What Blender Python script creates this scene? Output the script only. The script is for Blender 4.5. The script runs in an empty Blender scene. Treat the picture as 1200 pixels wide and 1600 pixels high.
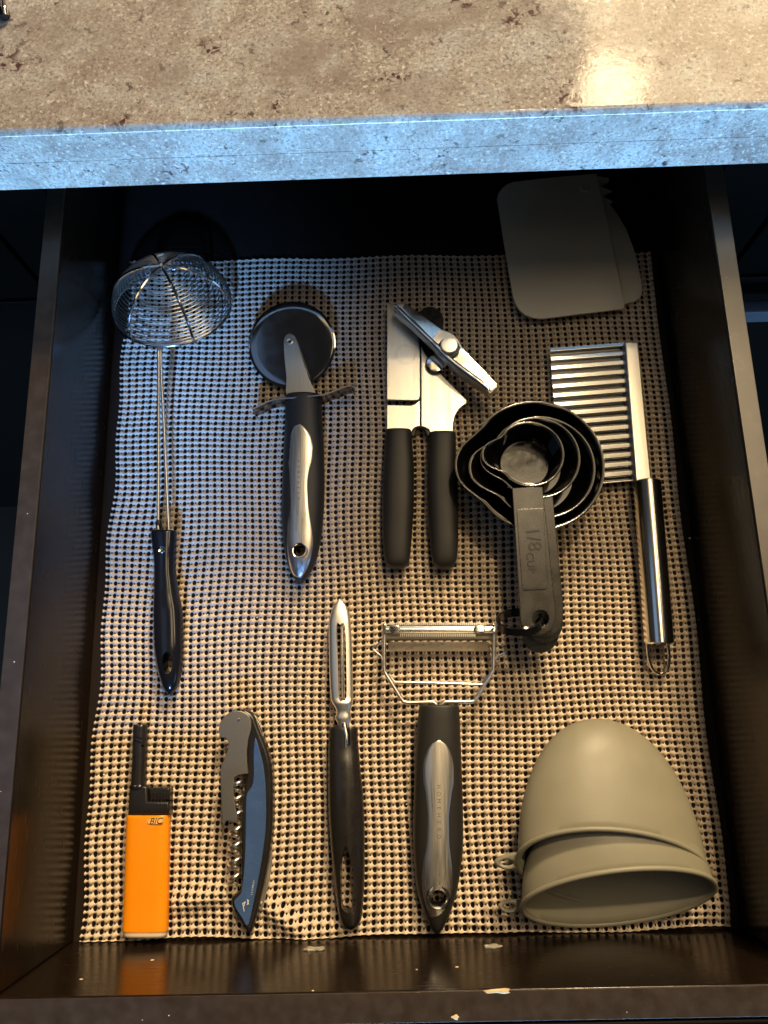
import bpy, bmesh, math, random
import numpy as np
from mathutils import Vector, Matrix

random.seed(7); RNG = np.random.default_rng(7)
S = bpy.context.scene
COL = S.collection
R = math.radians

# ------------------------------------------------------------------ camera
CAM_Z = 0.50981606
PITCH, YAW, ROLL = 0.24497223, 0.06555651, -0.09224686
FPX = 1202.0                                   # focal length in photograph pixels (1200 x 1600)
ROT = Matrix.Rotation(YAW, 3, 'Z') @ Matrix.Rotation(PITCH, 3, 'X') @ Matrix.Rotation(ROLL, 3, 'Z')
cd = bpy.data.cameras.new('camera'); cam = bpy.data.objects.new('camera', cd); COL.objects.link(cam)
cam.matrix_world = Matrix.Translation((0, 0, CAM_Z)) @ ROT.to_4x4()
cd.sensor_fit = 'VERTICAL'; cd.sensor_height = 36.0; cd.lens = 36.0 * FPX / 1600.0
cd.clip_start = 0.01; cd.clip_end = 50
S.camera = cam
S.render.resolution_x = 768; S.render.resolution_y = 1024

# ------------------------------------------------------------------ world, lamps, exposure
w = bpy.data.worlds.new('World'); S.world = w; w.use_nodes = True
bg = w.node_tree.nodes['Background']
bg.inputs['Color'].default_value = (0.75, 0.72, 0.70, 1); bg.inputs['Strength'].default_value = 0.035
S.view_settings.view_transform = 'Standard'; S.view_settings.look = 'None'
S.view_settings.exposure = 0.0; S.view_settings.gamma = 1.0
S.render.engine = 'CYCLES'
S.cycles.max_bounces = 8; S.cycles.glossy_bounces = 5; S.cycles.diffuse_bounces = 4
S.cycles.sample_clamp_indirect = 4.0

def area(name, loc, target, size, size_y, power, color, spread=180):
    l = bpy.data.lights.new(name, 'AREA'); l.shape = 'RECTANGLE'; l.size = size; l.size_y = size_y
    l.energy = power; l.color = color; l.spread = R(spread)
    o = bpy.data.objects.new(name, l); COL.objects.link(o); o.location = loc
    o.rotation_euler = (Vector(target) - Vector(loc)).to_track_quat('-Z', 'Y').to_euler()
    return o
WARM = (1.0, 0.76, 0.45)
GOLD = (1.0, 0.74, 0.40)
BLUE = (0.22, 0.50, 1.0)
# warm kitchen lamp beyond the counter: its light comes over the counter and the counter edge shades the back of the drawer
area('kitchen_lamp', (0.66, 2.34, 1.62), (0.0, 0.0, 0), 0.26, 0.26, 98, WARM)
# overhead light; its cone is narrowed to stand in for shade over the far half
sp = bpy.data.lights.new('overhead_spot', 'SPOT'); sp.energy = 114; sp.color = WARM; sp.spot_size = R(18); sp.spot_blend = 0.8; sp.shadow_soft_size = 0.05
so = bpy.data.objects.new('overhead_spot', sp); COL.objects.link(so); so.location = (0.46, 1.20, 2.25)
so.rotation_euler = (Vector((0.03, -0.185, 0.0)) - Vector(so.location)).to_track_quat('-Z', 'Y').to_euler()
# small lamp and down-facing golden panel added for their reflections in the polished counter
area('hotspot_lamp', (0.535, 1.40, 1.36), (0.1, 0.3, 0), 0.14, 0.12, 1.3, WARM)
area('golden_panel', (1.02, 1.86, 1.60), (1.02, 1.86, 0), 0.90, 0.80, 18, GOLD)
# warm panels added overhead for sheen on the cup handles and right drawer edge
area('overhead_sheen_panel', (0.42, 0.44, 1.95), (0.42, 0.44, 0), 0.40, 0.56, 3.2, WARM)
area('overhead_sheen_panel', (1.02, 0.72, 1.75), (1.02, 0.72, 0), 0.30, 0.80, 5.5, WARM)
# patches of warm ceiling that the steel reflects
area('ceiling_bounce', (0.13, 0.93, 1.95), (0.13, 0.93, 0), 0.60, 0.60, 1.5, GOLD)
area('ceiling_bounce', (0.13, -0.27, 1.95), (0.13, -0.27, 0), 0.22, 0.36, 0.45, GOLD)
area('ceiling_bounce', (0.78, 0.98, 1.95), (0.78, 0.98, 0), 0.40, 0.40, 0.6, GOLD)
# cool daylight, split into separate added blue lights
area('low_blue_panel', (0.1, -2.2, 0.23), (0, .3, .14), 4.5, 0.36, 80, (0.30, 0.62, 1.0), 90)  # added low panel that tints the counter's front face
sp = bpy.data.lights.new('daylight_spot', 'SPOT'); sp.energy = 390; sp.color = (0.15, 0.40, 1.0); sp.spot_size = R(7.0); sp.spot_blend = 0.85; sp.shadow_soft_size = 0.08
so = bpy.data.objects.new('daylight_spot', sp); COL.objects.link(so); so.location = (-0.21, -1.25, 0.99)  # spot cone shaped to draw the blue daylight patch on the liner
so.rotation_euler = (Vector((-0.160, 0.195, 0.0)) - Vector(so.location)).to_track_quat('-Z', 'Y').to_euler()
area('high_blue_panel', (-0.98, 0.12, 1.9), (-0.1, .1, 0), 0.8, 0.9, 1.0, (0.36, 0.60, 1.0))  # added and placed for a blue glint on the pizza wheel
area('side_blue_panel', (1.5, -0.9, 0.95), (0, .1, 0), 0.6, 0.6, 1.8, BLUE)  # weak panel added for blue glints from the right

# ------------------------------------------------------------------ helpers
def at(px, py, z):
    "point of the plane at height z that the photograph shows at pixel (px, py)"
    d = ROT @ Vector(((px - 600.0) / FPX, -(py - 800.0) / FPX, -1.0))
    t = (z - CAM_Z) / d.z
    return Vector((d.x * t, d.y * t, z))

ORIG = {}; WEIGHTED = set()
def origin_of(p):
    return ORIG[p.name] if p is not None else Vector((0, 0, 0))

def thing(name, label, cat, loc, group=None):
    o = bpy.data.objects.new(name, None); COL.objects.link(o)
    o.empty_display_size = 0.02
    o.location = loc; o['label'] = label; o['category'] = cat
    if group: o['group'] = group
    ORIG[o.name] = Vector(loc)
    return o

def tag(o, label, cat, group=None, kind=None):
    o['label'] = label; o['category'] = cat
    if group: o['group'] = group
    if kind: o['kind'] = kind
    return o

def link(name, me, m, parent=None, smooth=True, angle=38, origin=None):
    "me holds world coordinates; they become local to the thing's origin"
    o0 = origin_of(parent) if parent is not None else (Vector(origin) if origin else Vector((0, 0, 0)))
    me.transform(Matrix.Translation(-o0))
    if smooth:
        me.shade_smooth()
        if angle: me.set_sharp_from_angle(angle=R(angle))
    o = bpy.data.objects.new(name, me); COL.objects.link(o)
    if smooth and me.as_pointer() in WEIGHTED:
        md = o.modifiers.new('flat faces', 'WEIGHTED_NORMAL'); md.mode = 'FACE_AREA'; md.weight = 100; md.keep_sharp = True
    me.name = name
    if m:
        me.materials.clear(); me.materials.append(m)
    if parent is not None:
        o.parent = parent
    else:
        o.location = o0
    ORIG[o.name] = o0
    return o

def mesh_of(verts, faces):
    me = bpy.data.meshes.new('m'); me.from_pydata([tuple(v) for v in verts], [], faces); me.update()
    bm = bmesh.new(); bm.from_mesh(me); bmesh.ops.recalc_face_normals(bm, faces=bm.faces); bm.to_mesh(me); bm.free()
    return me

def box_mesh(x0, x1, y0, y1, z0, z1, bev=0.001, seg=2):
    bm = bmesh.new()
    bmesh.ops.create_cube(bm, size=1.0)
    for v in bm.verts:
        v.co = Vector(((x0 + x1) / 2 + v.co.x * (x1 - x0), (y0 + y1) / 2 + v.co.y * (y1 - y0), (z0 + z1) / 2 + v.co.z * (z1 - z0)))
    if bev: bmesh.ops.bevel(bm, geom=bm.edges[:], offset=bev, segments=seg, affect='EDGES', profile=0.5)
    me = bpy.data.meshes.new('m'); bm.to_mesh(me); bm.free(); WEIGHTED.add(me.as_pointer()); return me

def crom(pts, n=6, closed=True):
    "Catmull-Rom curve through the points"
    P = [Vector(p) for p in pts]; N = len(P); out = []
    rng = range(N) if closed else range(N - 1)
    for i in rng:
        if closed: p0, p1, p2, p3 = P[i - 1], P[i], P[(i + 1) % N], P[(i + 2) % N]
        else: p0, p1, p2, p3 = P[max(i - 1, 0)], P[i], P[i + 1], P[min(i + 2, N - 1)]
        for k in range(n):
            t = k / n
            out.append(0.5 * ((2 * p1) + (p2 - p0) * t + (2 * p0 - 5 * p1 + 4 * p2 - p3) * t * t + (3 * p1 - p0 - 3 * p2 + p3) * t ** 3))
    if not closed: out.append(P[-1].copy())
    return out

def poly(pxs, z, n=1):
    "pixel outline to plan coordinates at height z; n > 1 smooths it"
    p = [at(x, y, z) for x, y in pxs]
    return crom(p, n) if n > 1 else p

def eval_mesh(o):
    dg = bpy.context.evaluated_depsgraph_get(); dg.update()
    me = bpy.data.meshes.new_from_object(o.evaluated_get(dg), preserve_all_data_layers=False, depsgraph=dg)
    return me

def plate(loops, z0, z1, bev=0.0004, res=2):
    "flat piece with rounded edges between heights z0 and z1; loops[0] outline, the others holes (plan coordinates)"
    cu = bpy.data.curves.new('c', 'CURVE'); cu.dimensions = '2D'; cu.fill_mode = 'BOTH'
    h = (z1 - z0) * 500.0; b = min(bev * 1000.0, h * 0.98)
    cu.extrude = max(h - b, 0.0); cu.bevel_depth = b; cu.bevel_resolution = res; cu.offset = -b
    for i, lp in enumerate(loops):
        A = sum(lp[k].x * lp[(k + 1) % len(lp)].y - lp[(k + 1) % len(lp)].x * lp[k].y for k in range(len(lp)))
        if (A < 0) == (i == 0): lp = lp[::-1]
        s = cu.splines.new('POLY'); s.points.add(len(lp) - 1)
        for k, p in enumerate(lp): s.points[k].co = (p.x * 1000, p.y * 1000, 0, 1)
        s.use_cyclic_u = True
    o = bpy.data.objects.new('c', cu); COL.objects.link(o)
    me = eval_mesh(o); bpy.data.objects.remove(o)
    me.transform(Matrix.Translation((0, 0, (z0 + z1) / 2)) @ Matrix.Scale(0.001, 4))
    bm = bmesh.new(); bm.from_mesh(me); bmesh.ops.remove_doubles(bm, verts=bm.verts, dist=1e-6); bm.to_mesh(me); bm.free()
    WEIGHTED.add(me.as_pointer()); return me

def text_mesh(body, size, depth, spacing=1.0, shear=0.0):
    cu = bpy.data.curves.new('t', 'FONT'); cu.body = body; cu.size = size * 1000; cu.extrude = depth * 500
    cu.align_x = 'CENTER'; cu.align_y = 'CENTER'; cu.space_character = spacing; cu.shear = shear; cu.resolution_u = 3
    o = bpy.data.objects.new('t', cu); COL.objects.link(o)
    me = eval_mesh(o); bpy.data.objects.remove(o)
    me.transform(Matrix.Scale(0.001, 4)); return me

def cut(me, cutters):
    o = bpy.data.objects.new('a', me); COL.objects.link(o); tmp = []
    for c in cutters:
        b = bpy.data.objects.new('b', c); COL.objects.link(b); tmp.append(b)
        md = o.modifiers.new('b', 'BOOLEAN'); md.operation = 'DIFFERENCE'; md.object = b; md.solver = 'EXACT'
    r = eval_mesh(o)
    for b in tmp: bpy.data.objects.remove(b)
    bpy.data.objects.remove(o)
    return r

def tube(pts, r, seg=8, closed=False, cap=True, flat=1.0):
    "round wire through the points (parallel transport)"
    P = [Vector(p) for p in pts]; N = len(P); V = []; F = []
    T = []
    for i in range(N):
        a = P[(i - 1) % N] if (closed or i > 0) else P[i]; b = P[(i + 1) % N] if (closed or i < N - 1) else P[i]
        T.append((b - a).normalized())
    nrm = T[0].orthogonal().normalized() if abs(T[0].z) > 0.95 else (Vector((0, 0, 1)) - T[0] * T[0].z).normalized()
    rr = r if hasattr(r, '__len__') else [r] * N
    for i in range(N):
        nrm = (nrm - T[i] * nrm.dot(T[i])).normalized(); bi = T[i].cross(nrm)
        for k in range(seg):
            a = 2 * math.pi * k / seg
            V.append(P[i] + nrm * math.cos(a) * rr[i] * flat + bi * math.sin(a) * rr[i])
    for i in range(N if closed else N - 1):
        j = (i + 1) % N
        for k in range(seg):
            F.append((i * seg + k, i * seg + (k + 1) % seg, j * seg + (k + 1) % seg, j * seg + k))
    if cap and not closed:
        F.append(tuple(range(seg - 1, -1, -1))); F.append(tuple((N - 1) * seg + k for k in range(seg)))
    return mesh_of(V, F)

def lathe(center, prof, seg=40, axis=None, close=True):
    "profile of (radius, height) turned round the axis through center"
    ax = Vector(axis).normalized() if axis else Vector((0, 0, 1))
    q = Vector((0, 0, 1)).rotation_difference(ax); V = []; F = []
    n = len(prof)
    for k in range(seg):
        a = 2 * math.pi * k / seg
        for r, h in prof: V.append(Vector(center) + q @ Vector((r * math.cos(a), r * math.sin(a), h)))
    for k in range(seg):
        j = (k + 1) % seg
        for i in range(n - 1): F.append((k * n + i, j * n + i, j * n + i + 1, k * n + i + 1))
    me = mesh_of(V, F)
    bm = bmesh.new(); bm.from_mesh(me); bmesh.ops.remove_doubles(bm, verts=bm.verts, dist=1e-7)
    if close: bmesh.ops.holes_fill(bm, edges=[e for e in bm.edges if e.is_boundary], sides=0)
    bmesh.ops.recalc_face_normals(bm, faces=bm.faces); bm.to_mesh(me); bm.free()
    return me

def join(meshes):
    bm = bmesh.new()
    for m in meshes: bm.from_mesh(m)
    me = bpy.data.meshes.new('m'); bm.to_mesh(me); bm.free(); return me

def hermite(xs, ys, x):
    n = len(xs)
    if x <= xs[0]: return ys[0]
    if x >= xs[-1]: return ys[-1]
    i = max(k for k in range(n) if xs[k] <= x); i = min(i, n - 2)
    h = xs[i + 1] - xs[i]; d = [(ys[k + 1] - ys[k]) / (xs[k + 1] - xs[k]) for k in range(n - 1)]
    def m(k):
        if k == 0: return d[0]
        if k == n - 1: return d[-1]
        return 0 if d[k - 1] * d[k] <= 0 else 2 * d[k - 1] * d[k] / (d[k - 1] + d[k])
    t = (x - xs[i]) / h
    return ((2 * t ** 3 - 3 * t ** 2 + 1) * ys[i] + (t ** 3 - 2 * t ** 2 + t) * h * m(i) + (-2 * t ** 3 + 3 * t ** 2) * ys[i + 1] + (t ** 3 - t ** 2) * h * m(i + 1))

class Grip:
    "a rounded handle: rows of (pixel y, left x, right x, bottom z, top z), swept with a superellipse section"
    def __init__(s, rows, n=2.4, seg=28, steps=60, round_ends=True):
        s.ys = [r[0] for r in rows]; s.c = [[r[i] for r in rows] for i in range(1, 5)]; s.n = n; s.seg = seg; s.steps = steps
    def row(s, y): return [hermite(s.ys, c, y) for c in s.c]
    def top(s, x, y):
        xl, xr, zb, zt = s.row(y); zm = (zb + zt) / 2
        u = min(abs((x - (xl + xr) / 2) / max((xr - xl) / 2, 1e-6)), 0.999)
        return zm + (zt - zb) / 2 * (1 - u ** s.n) ** (1 / s.n)
    def mesh(s):
        V = []; F = []; m = s.seg
        y0, y1 = s.ys[0], s.ys[-1]
        for i in range(s.steps + 1):
            y = y0 + (y1 - y0) * (0.5 - 0.5 * math.cos(math.pi * i / s.steps))
            xl, xr, zb, zt = s.row(y); zm = (zb + zt) / 2
            for k in range(m):
                a = 2 * math.pi * k / m; c, sn = math.cos(a), math.sin(a)
                cx = math.copysign(abs(c) ** (2 / s.n), c); sz = math.copysign(abs(sn) ** (2 / s.n), sn)
                p = at((xl + xr) / 2 + cx * (xr - xl) / 2, y, zm); V.append(Vector((p.x, p.y, zm + sz * (zt - zb) / 2)))
        for i in range(s.steps):
            for k in range(m): F.append((i * m + k, i * m + (k + 1) % m, (i + 1) * m + (k + 1) % m, (i + 1) * m + k))
        F.append(tuple(range(m - 1, -1, -1))); F.append(tuple(s.steps * m + k for k in range(m)))
        return mesh_of(V, F)
    def inlay(s, left, right, proud=0.0005, deep=0.0012, steps=60, m=14):
        "a skin lying on the handle between two side lines, closed below"
        ly = [p[1] for p in left]; lx = [p[0] for p in left]; ry = [p[1] for p in right]; rx = [p[0] for p in right]
        y0, y1 = ly[0], ly[-1]; V = []; F = []
        for i in range(steps + 1):
            y = y0 + (y1 - y0) * (0.5 - 0.5 * math.cos(math.pi * i / steps))
            a, b = hermite(ly, lx, y), hermite(ry, rx, y)
            for k in range(m + 1):
                u = k / m; x = a + (b - a) * u
                e = min(u, 1 - u) * (b - a); y_e = min(y - y0, y1 - y)
                dz = proud * min(1.0, 0.25 + max(0, min(e, y_e)) / 1.6)
                z = s.top(x, y); p = at(x, y, z); V.append(Vector((p.x, p.y, z + dz)))
        N = (steps + 1) * (m + 1)
        for v in V[:N]: V.append(Vector((v.x, v.y, v.z - deep)))
        def idx(i, k): return i * (m + 1) + k
        for i in range(steps):
            for k in range(m):
                F.append((idx(i, k), idx(i, k + 1), idx(i + 1, k + 1), idx(i + 1, k)))
                F.append((N + idx(i, k), N + idx(i + 1, k), N + idx(i + 1, k + 1), N + idx(i, k + 1)))
            for k in (0, m): F.append((idx(i, k), idx(i + 1, k), N + idx(i + 1, k), N + idx(i, k)))
        for i in (0, steps):
            for k in range(m): F.append((idx(i, k), idx(i, k + 1), N + idx(i, k + 1), N + idx(i, k)))
        return mesh_of(V, F)

def cylinder(px, py, rpx, z0, z1, seg=28, ry=None):
    c = at(px, py, (z0 + z1) / 2); e = at(px + rpx, py, (z0 + z1) / 2); r = (e - c).length
    lp = [Vector((c.x + r * math.cos(2 * math.pi * k / seg), c.y + (ry or r) * math.sin(2 * math.pi * k / seg), 0)) for k in range(seg)]
    V = [(p.x, p.y, z0) for p in lp] + [(p.x, p.y, z1) for p in lp]
    F = [tuple(range(seg - 1, -1, -1)), tuple(range(seg, 2 * seg))] + [(k, (k + 1) % seg, seg + (k + 1) % seg, seg + k) for k in range(seg)]
    return mesh_of(V, F)

def prism(lp, z0, z1):
    n = len(lp); V = [(p.x, p.y, z0) for p in lp] + [(p.x, p.y, z1) for p in lp]
    F = [tuple(range(n - 1, -1, -1)), tuple(range(n, 2 * n))] + [(k, (k + 1) % n, n + (k + 1) % n, n + k) for k in range(n)]
    return mesh_of(V, F)

def slope(me, p0, p1, z0, z1):
    "tilt a flat mesh: adds z0 at p0 rising linearly to z1 at p1"
    d = Vector((p1.x - p0.x, p1.y - p0.y)); L = d.length_squared
    for v in me.vertices:
        t = ((v.co.x - p0.x) * d.x + (v.co.y - p0.y) * d.y) / L
        v.co.z += z0 + (z1 - z0) * t
    return me

# ------------------------------------------------------------------ materials
def mat(name, base, rough=0.4, metal=0.0, spec=0.5, noise=0.0, nscale=200.0, bump=0.0, bscale=400.0, stretch=(1, 1, 1), rvar=0.0, coat=0.0, dark=0.7, aniso=0.0):
    m = bpy.data.materials.new(name); m.use_nodes = True; nt = m.node_tree; b = nt.nodes['Principled BSDF']
    b.inputs['Base Color'].default_value = (*base, 1); b.inputs['Roughness'].default_value = rough
    b.inputs['Metallic'].default_value = metal; b.inputs['Specular IOR Level'].default_value = spec
    b.inputs['Coat Weight'].default_value = coat
    if noise or bump or rvar:
        tc = nt.nodes.new('ShaderNodeTexCoord'); mp = nt.nodes.new('ShaderNodeMapping'); mp.inputs['Scale'].default_value = stretch
        nt.links.new(tc.outputs['Object'], mp.inputs['Vector'])
    if noise:
        n = nt.nodes.new('ShaderNodeTexNoise'); n.inputs['Scale'].default_value = nscale; n.inputs['Detail'].default_value = 5
        nt.links.new(mp.outputs[0], n.inputs['Vector'])
        mx = nt.nodes.new('ShaderNodeMix'); mx.data_type = 'RGBA'
        mx.inputs['A'].default_value = (*[c * (1 - noise * dark) for c in base], 1); mx.inputs['B'].default_value = (*[min(c * (1 + noise), 1) for c in base], 1)
        nt.links.new(n.outputs['Fac'], mx.inputs['Factor']); nt.links.new(mx.outputs['Result'], b.inputs['Base Color'])
    if rvar:
        n = nt.nodes.new('ShaderNodeTexNoise'); n.inputs['Scale'].default_value = nscale; n.inputs['Detail'].default_value = 4
        nt.links.new(mp.outputs[0], n.inputs['Vector'])
        mr = nt.nodes.new('ShaderNodeMapRange'); mr.inputs['From Min'].default_value = 0.3; mr.inputs['From Max'].default_value = 0.7
        mr.inputs['To Min'].default_value = max(rough - rvar, 0.02); mr.inputs['To Max'].default_value = rough + rvar
        nt.links.new(n.outputs['Fac'], mr.inputs['Value']); nt.links.new(mr.outputs[0], b.inputs['Roughness'])
    if bump:
        n = nt.nodes.new('ShaderNodeTexNoise'); n.inputs['Scale'].default_value = bscale; n.inputs['Detail'].default_value = 3
        nt.links.new(mp.outputs[0], n.inputs['Vector'])
        bp = nt.nodes.new('ShaderNodeBump'); bp.inputs['Strength'].default_value = bump; bp.inputs['Distance'].default_value = 0.0006
        nt.links.new(n.outputs['Fac'], bp.inputs['Height']); nt.links.new(bp.outputs[0], b.inputs['Normal'])
    return m

M = {}
M['lacquer'] = mat('dark_lacquer', (0.010, 0.006, 0.0038), 0.22, spec=0.28, noise=0.35, nscale=60, stretch=(1, 1, 6), bump=0.10, bscale=220, rvar=0.06)
M['bottom'] = mat('matt_drawer_bottom', (0.014, 0.009, 0.006), 0.65, spec=0.15, noise=0.3, nscale=80)
M['edge'] = mat('dusty_sheen_edge', (0.030, 0.019, 0.012), 0.30, spec=1.0, noise=0.4, nscale=140, bump=0.05, bscale=500, rvar=0.03)  # paler than the lacquer: lamp reflection put into the material, with some dust
M['rail_top'] = mat('worn_sheen_top', (0.034, 0.023, 0.015), 0.36, spec=0.45, noise=0.5, nscale=150, bump=0.08, bscale=500, rvar=0.08)  # same lacquer lightened for its sheen, less glossy than the edge
M['liner'] = mat('liner_foam', (0.60, 0.49, 0.37), 0.8, spec=0.1, noise=0.16, nscale=90, bump=0.15, bscale=900)
M['chrome'] = mat('bright_steel', (0.86, 0.83, 0.78), 0.12, 1.0, rvar=0.05, nscale=300)
M['steel'] = mat('satin_steel', (0.80, 0.76, 0.68), 0.36, 1.0, noise=0.10, nscale=500, stretch=(1, 0.06, 1), rvar=0.06)
M['brushed'] = mat('brushed_steel', (0.82, 0.77, 0.68), 0.33, 1.0, noise=0.12, nscale=900, stretch=(1, 0.03, 1), rvar=0.07, bump=0.05, bscale=900)
M['wire'] = mat('drawn_wire', (0.76, 0.73, 0.68), 0.28, 1.0)
M['blade'] = mat('plain_blade_steel', (0.84, 0.81, 0.75), 0.17, 1.0)
M['crinkle'] = mat('crinkle_steel', (0.46, 0.45, 0.43), 0.15, 1.0)
M['guard'] = mat('brown_guard_steel', (0.30, 0.26, 0.22), 0.17, 1.0, noise=0.2, nscale=200)  # dark brownish steel, tone varied by noise
M['fork'] = mat('grey_fork_steel', (0.40, 0.40, 0.40), 0.30, 1.0, noise=0.12, nscale=700, stretch=(1, 0.05, 1))
M['peel'] = mat('peeler_blade_steel', (0.90, 0.86, 0.77), 0.36, 1.0)
M['dull'] = mat('bead_blasted_steel', (0.30, 0.28, 0.24), 0.42, 1.0, noise=0.10, nscale=700, bump=0.05, bscale=1500)
M['mirror'] = mat('polished_disc', (0.30, 0.30, 0.32), 0.09, 1.0, rvar=0.03, nscale=120)
M['rubber'] = mat('black_soft_rubber', (0.016, 0.0145, 0.013), 0.48, spec=0.38, noise=0.15, nscale=80, bump=0.08, bscale=2500)
M['bar'] = mat('cup_handle_plastic', (0.020, 0.017, 0.013), 0.27, spec=1.0, rvar=0.05, nscale=140, bump=0.03, bscale=600)
M['gloss'] = mat('black_gloss_plastic', (0.008, 0.008, 0.009), 0.13, rvar=0.04, nscale=100)
M['satin'] = mat('black_satin_plastic', (0.014, 0.012, 0.011), 0.28, rvar=0.06, nscale=140)
M['cup'] = mat('black_cup_plastic', (0.0035, 0.0032, 0.003), 0.11, spec=0.8, rvar=0.04, nscale=160, bump=0.02, bscale=500)
M['grey'] = mat('grey_plastic', (0.64, 0.59, 0.47), 0.42, noise=0.05, nscale=60, bump=0.03, bscale=1500)
M['silicone'] = mat('grey_silicone', (0.225, 0.208, 0.152), 0.48, noise=0.10, nscale=70, bump=0.10, bscale=1600, rvar=0.06)
M['slate'] = mat('slate_blue_inlay', (0.045, 0.090, 0.22), 0.26, noise=0.15, nscale=120, rvar=0.08)
M['orange'] = mat('orange_plastic', (0.90, 0.28, 0.004), 0.27, spec=0.4, noise=0.04, nscale=60, rvar=0.07, bump=0.02, bscale=300)
M['logo'] = mat('pale_orange_print', (0.95, 0.50, 0.14), 0.4)
M['white'] = mat('white_print', (0.75, 0.72, 0.66), 0.5)
M['ink'] = mat('black_print', (0.02, 0.012, 0.008), 0.5)
M['etch'] = mat('etched_mark', (0.26, 0.22, 0.17), 0.55, 1.0)
M['pale'] = mat('pale_plastic', (0.78, 0.62, 0.46), 0.3)
M['raw'] = mat('bare_wood_chip', (0.62, 0.47, 0.27), 0.5, noise=0.3, nscale=500)
M['glue'] = mat('clear_glue', (0.30, 0.28, 0.22), 0.08, spec=0.9, bump=0.5, bscale=900)
M['crumb'] = mat('crumbs', (0.80, 0.68, 0.45), 0.6)
M['floor'] = mat('dark_floor', (0.012, 0.008, 0.006), 0.5, noise=0.4, nscale=12)
M['cabinet'] = mat('shaded_cabinet', (0.0018, 0.0012, 0.001), 0.5, spec=0.05, noise=0.3, nscale=40, stretch=(1, 1, 5))  # near-black base holds the shade under the counter

def granite():
    m = bpy.data.materials.new('speckled_granite'); m.use_nodes = True; nt = m.node_tree; b = nt.nodes['Principled BSDF']
    L = nt.links.new
    tc = nt.nodes.new('ShaderNodeTexCoord')
    def noise(scale, detail=6, rough=0.6, dist=0.0):
        n = nt.nodes.new('ShaderNodeTexNoise'); n.inputs['Scale'].default_value = scale; n.inputs['Detail'].default_value = detail
        n.inputs['Roughness'].default_value = rough; n.inputs['Distortion'].default_value = dist; L(tc.outputs['Object'], n.inputs['Vector']); return n.outputs['Fac']
    def ramp(src, stops):
        r = nt.nodes.new('ShaderNodeValToRGB'); e = r.color_ramp.elements
        e[0].position, e[0].color = stops[0][0], (*stops[0][1], 1); e[1].position, e[1].color = stops[-1][0], (*stops[-1][1], 1)
        for p, c in stops[1:-1]:
            q = e.new(p); q.color = (*c, 1)
        L(src, r.inputs['Fac']); return r.outputs['Color']
    def mix(f, a, bb):
        x = nt.nodes.new('ShaderNodeMix'); x.data_type = 'RGBA'; L(f, x.inputs['Factor'])
        for s, i in ((a, 'A'), (bb, 'B')):
            if isinstance(s, tuple): x.inputs[i].default_value = (*s, 1)
            else: L(s, x.inputs[i])
        return x.outputs['Result']
    base = ramp(noise(22, 9, 0.74, 0.4), [(0.30, (0.20, 0.162, 0.150)), (0.43, (0.33, 0.290, 0.275)), (0.52, (0.42, 0.395, 0.38)), (0.60, (0.43, 0.435, 0.445)), (0.72, (0.62, 0.625, 0.63))])
    grain = ramp(noise(520, 4, 0.75, 0.2), [(0.36, (0.75, 0.75, 0.75)), (0.52, (0, 0, 0))])
    c = mix(grain, base, (0.12, 0.098, 0.085))
    fleck = ramp(noise(430, 3, 0.6, 0.2), [(0.56, (0, 0, 0)), (0.68, (0.8, 0.8, 0.8))])
    c = mix(fleck, c, (0.68, 0.665, 0.64))
    dark = ramp(noise(125, 6, 0.70, 0.3), [(0.60, (0, 0, 0)), (0.66, (0.85, 0.85, 0.85))])
    c = mix(dark, c, (0.06, 0.048, 0.042))
    big = ramp(noise(16, 8, 0.78, 0.3), [(0.47, (0, 0, 0)), (0.62, (0.75, 0.75, 0.75))])
    c = mix(big, c, (0.235, 0.200, 0.185))
    # burgundy garnets in clusters
    pa = ramp(noise(24, 3, 0.5, 0.6), [(0.605, (0, 0, 0)), (0.66, (1, 1, 1))])
    pb = ramp(noise(230, 4, 0.6, 0.6), [(0.53, (0, 0, 0)), (0.57, (1, 1, 1))])
    mu = nt.nodes.new('ShaderNodeMix'); mu.data_type = 'RGBA'; mu.blend_type = 'MULTIPLY'; mu.inputs['Factor'].default_value = 1
    L(pa, mu.inputs['A']); L(pb, mu.inputs['B'])
    c = mix(mu.outputs['Result'], c, (0.085, 0.040, 0.046))
    L(c, b.inputs['Base Color'])
    b.inputs['Specular IOR Level'].default_value = 0.4
    rr = ramp(noise(180, 4, 0.6, 0.5), [(0.3, (0.06, 0.06, 0.06)), (0.7, (0.10, 0.10, 0.10))])
    L(rr, b.inputs['Roughness'])
    bp = nt.nodes.new('ShaderNodeBump'); bp.inputs['Strength'].default_value = 0.10; bp.inputs['Distance'].default_value = 0.0005
    L(noise(170, 4, 0.6, 0.8), bp.inputs['Height']); L(bp.outputs[0], b.inputs['Normal'])
    return m
M['granite'] = granite()

# ------------------------------------------------------------------ setting: counter, cabinet, floor
XL, XR, Y0, Y1, H = -0.20252, 0.19748, -0.13480, 0.392, 0.0920
TS, TF = 0.0125, 0.0145

me = box_mesh(-1.3, 1.3, -1.6, 0.9, -0.80, -0.78, 0)
f = link('floor', me, M['floor'], smooth=False); f['kind'] = 'structure'; f['label'] = 'dark kitchen floor far below the drawer'

ct = thing('countertop', 'speckled beige granite countertop with a square polished front edge over the drawer', 'countertop', (0, 0.6, 0.12))
link('slab', box_mesh(-1.1, 1.1, 0.3000, 1.05, 0.1374, 0.1645, 0.0042, 6), M['granite'], ct)
link('edge_strip', box_mesh(-1.1, 1.1, 0.29970, 1.049, 0.1200, 0.1420, 0, 2), M['granite'], ct)

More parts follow.
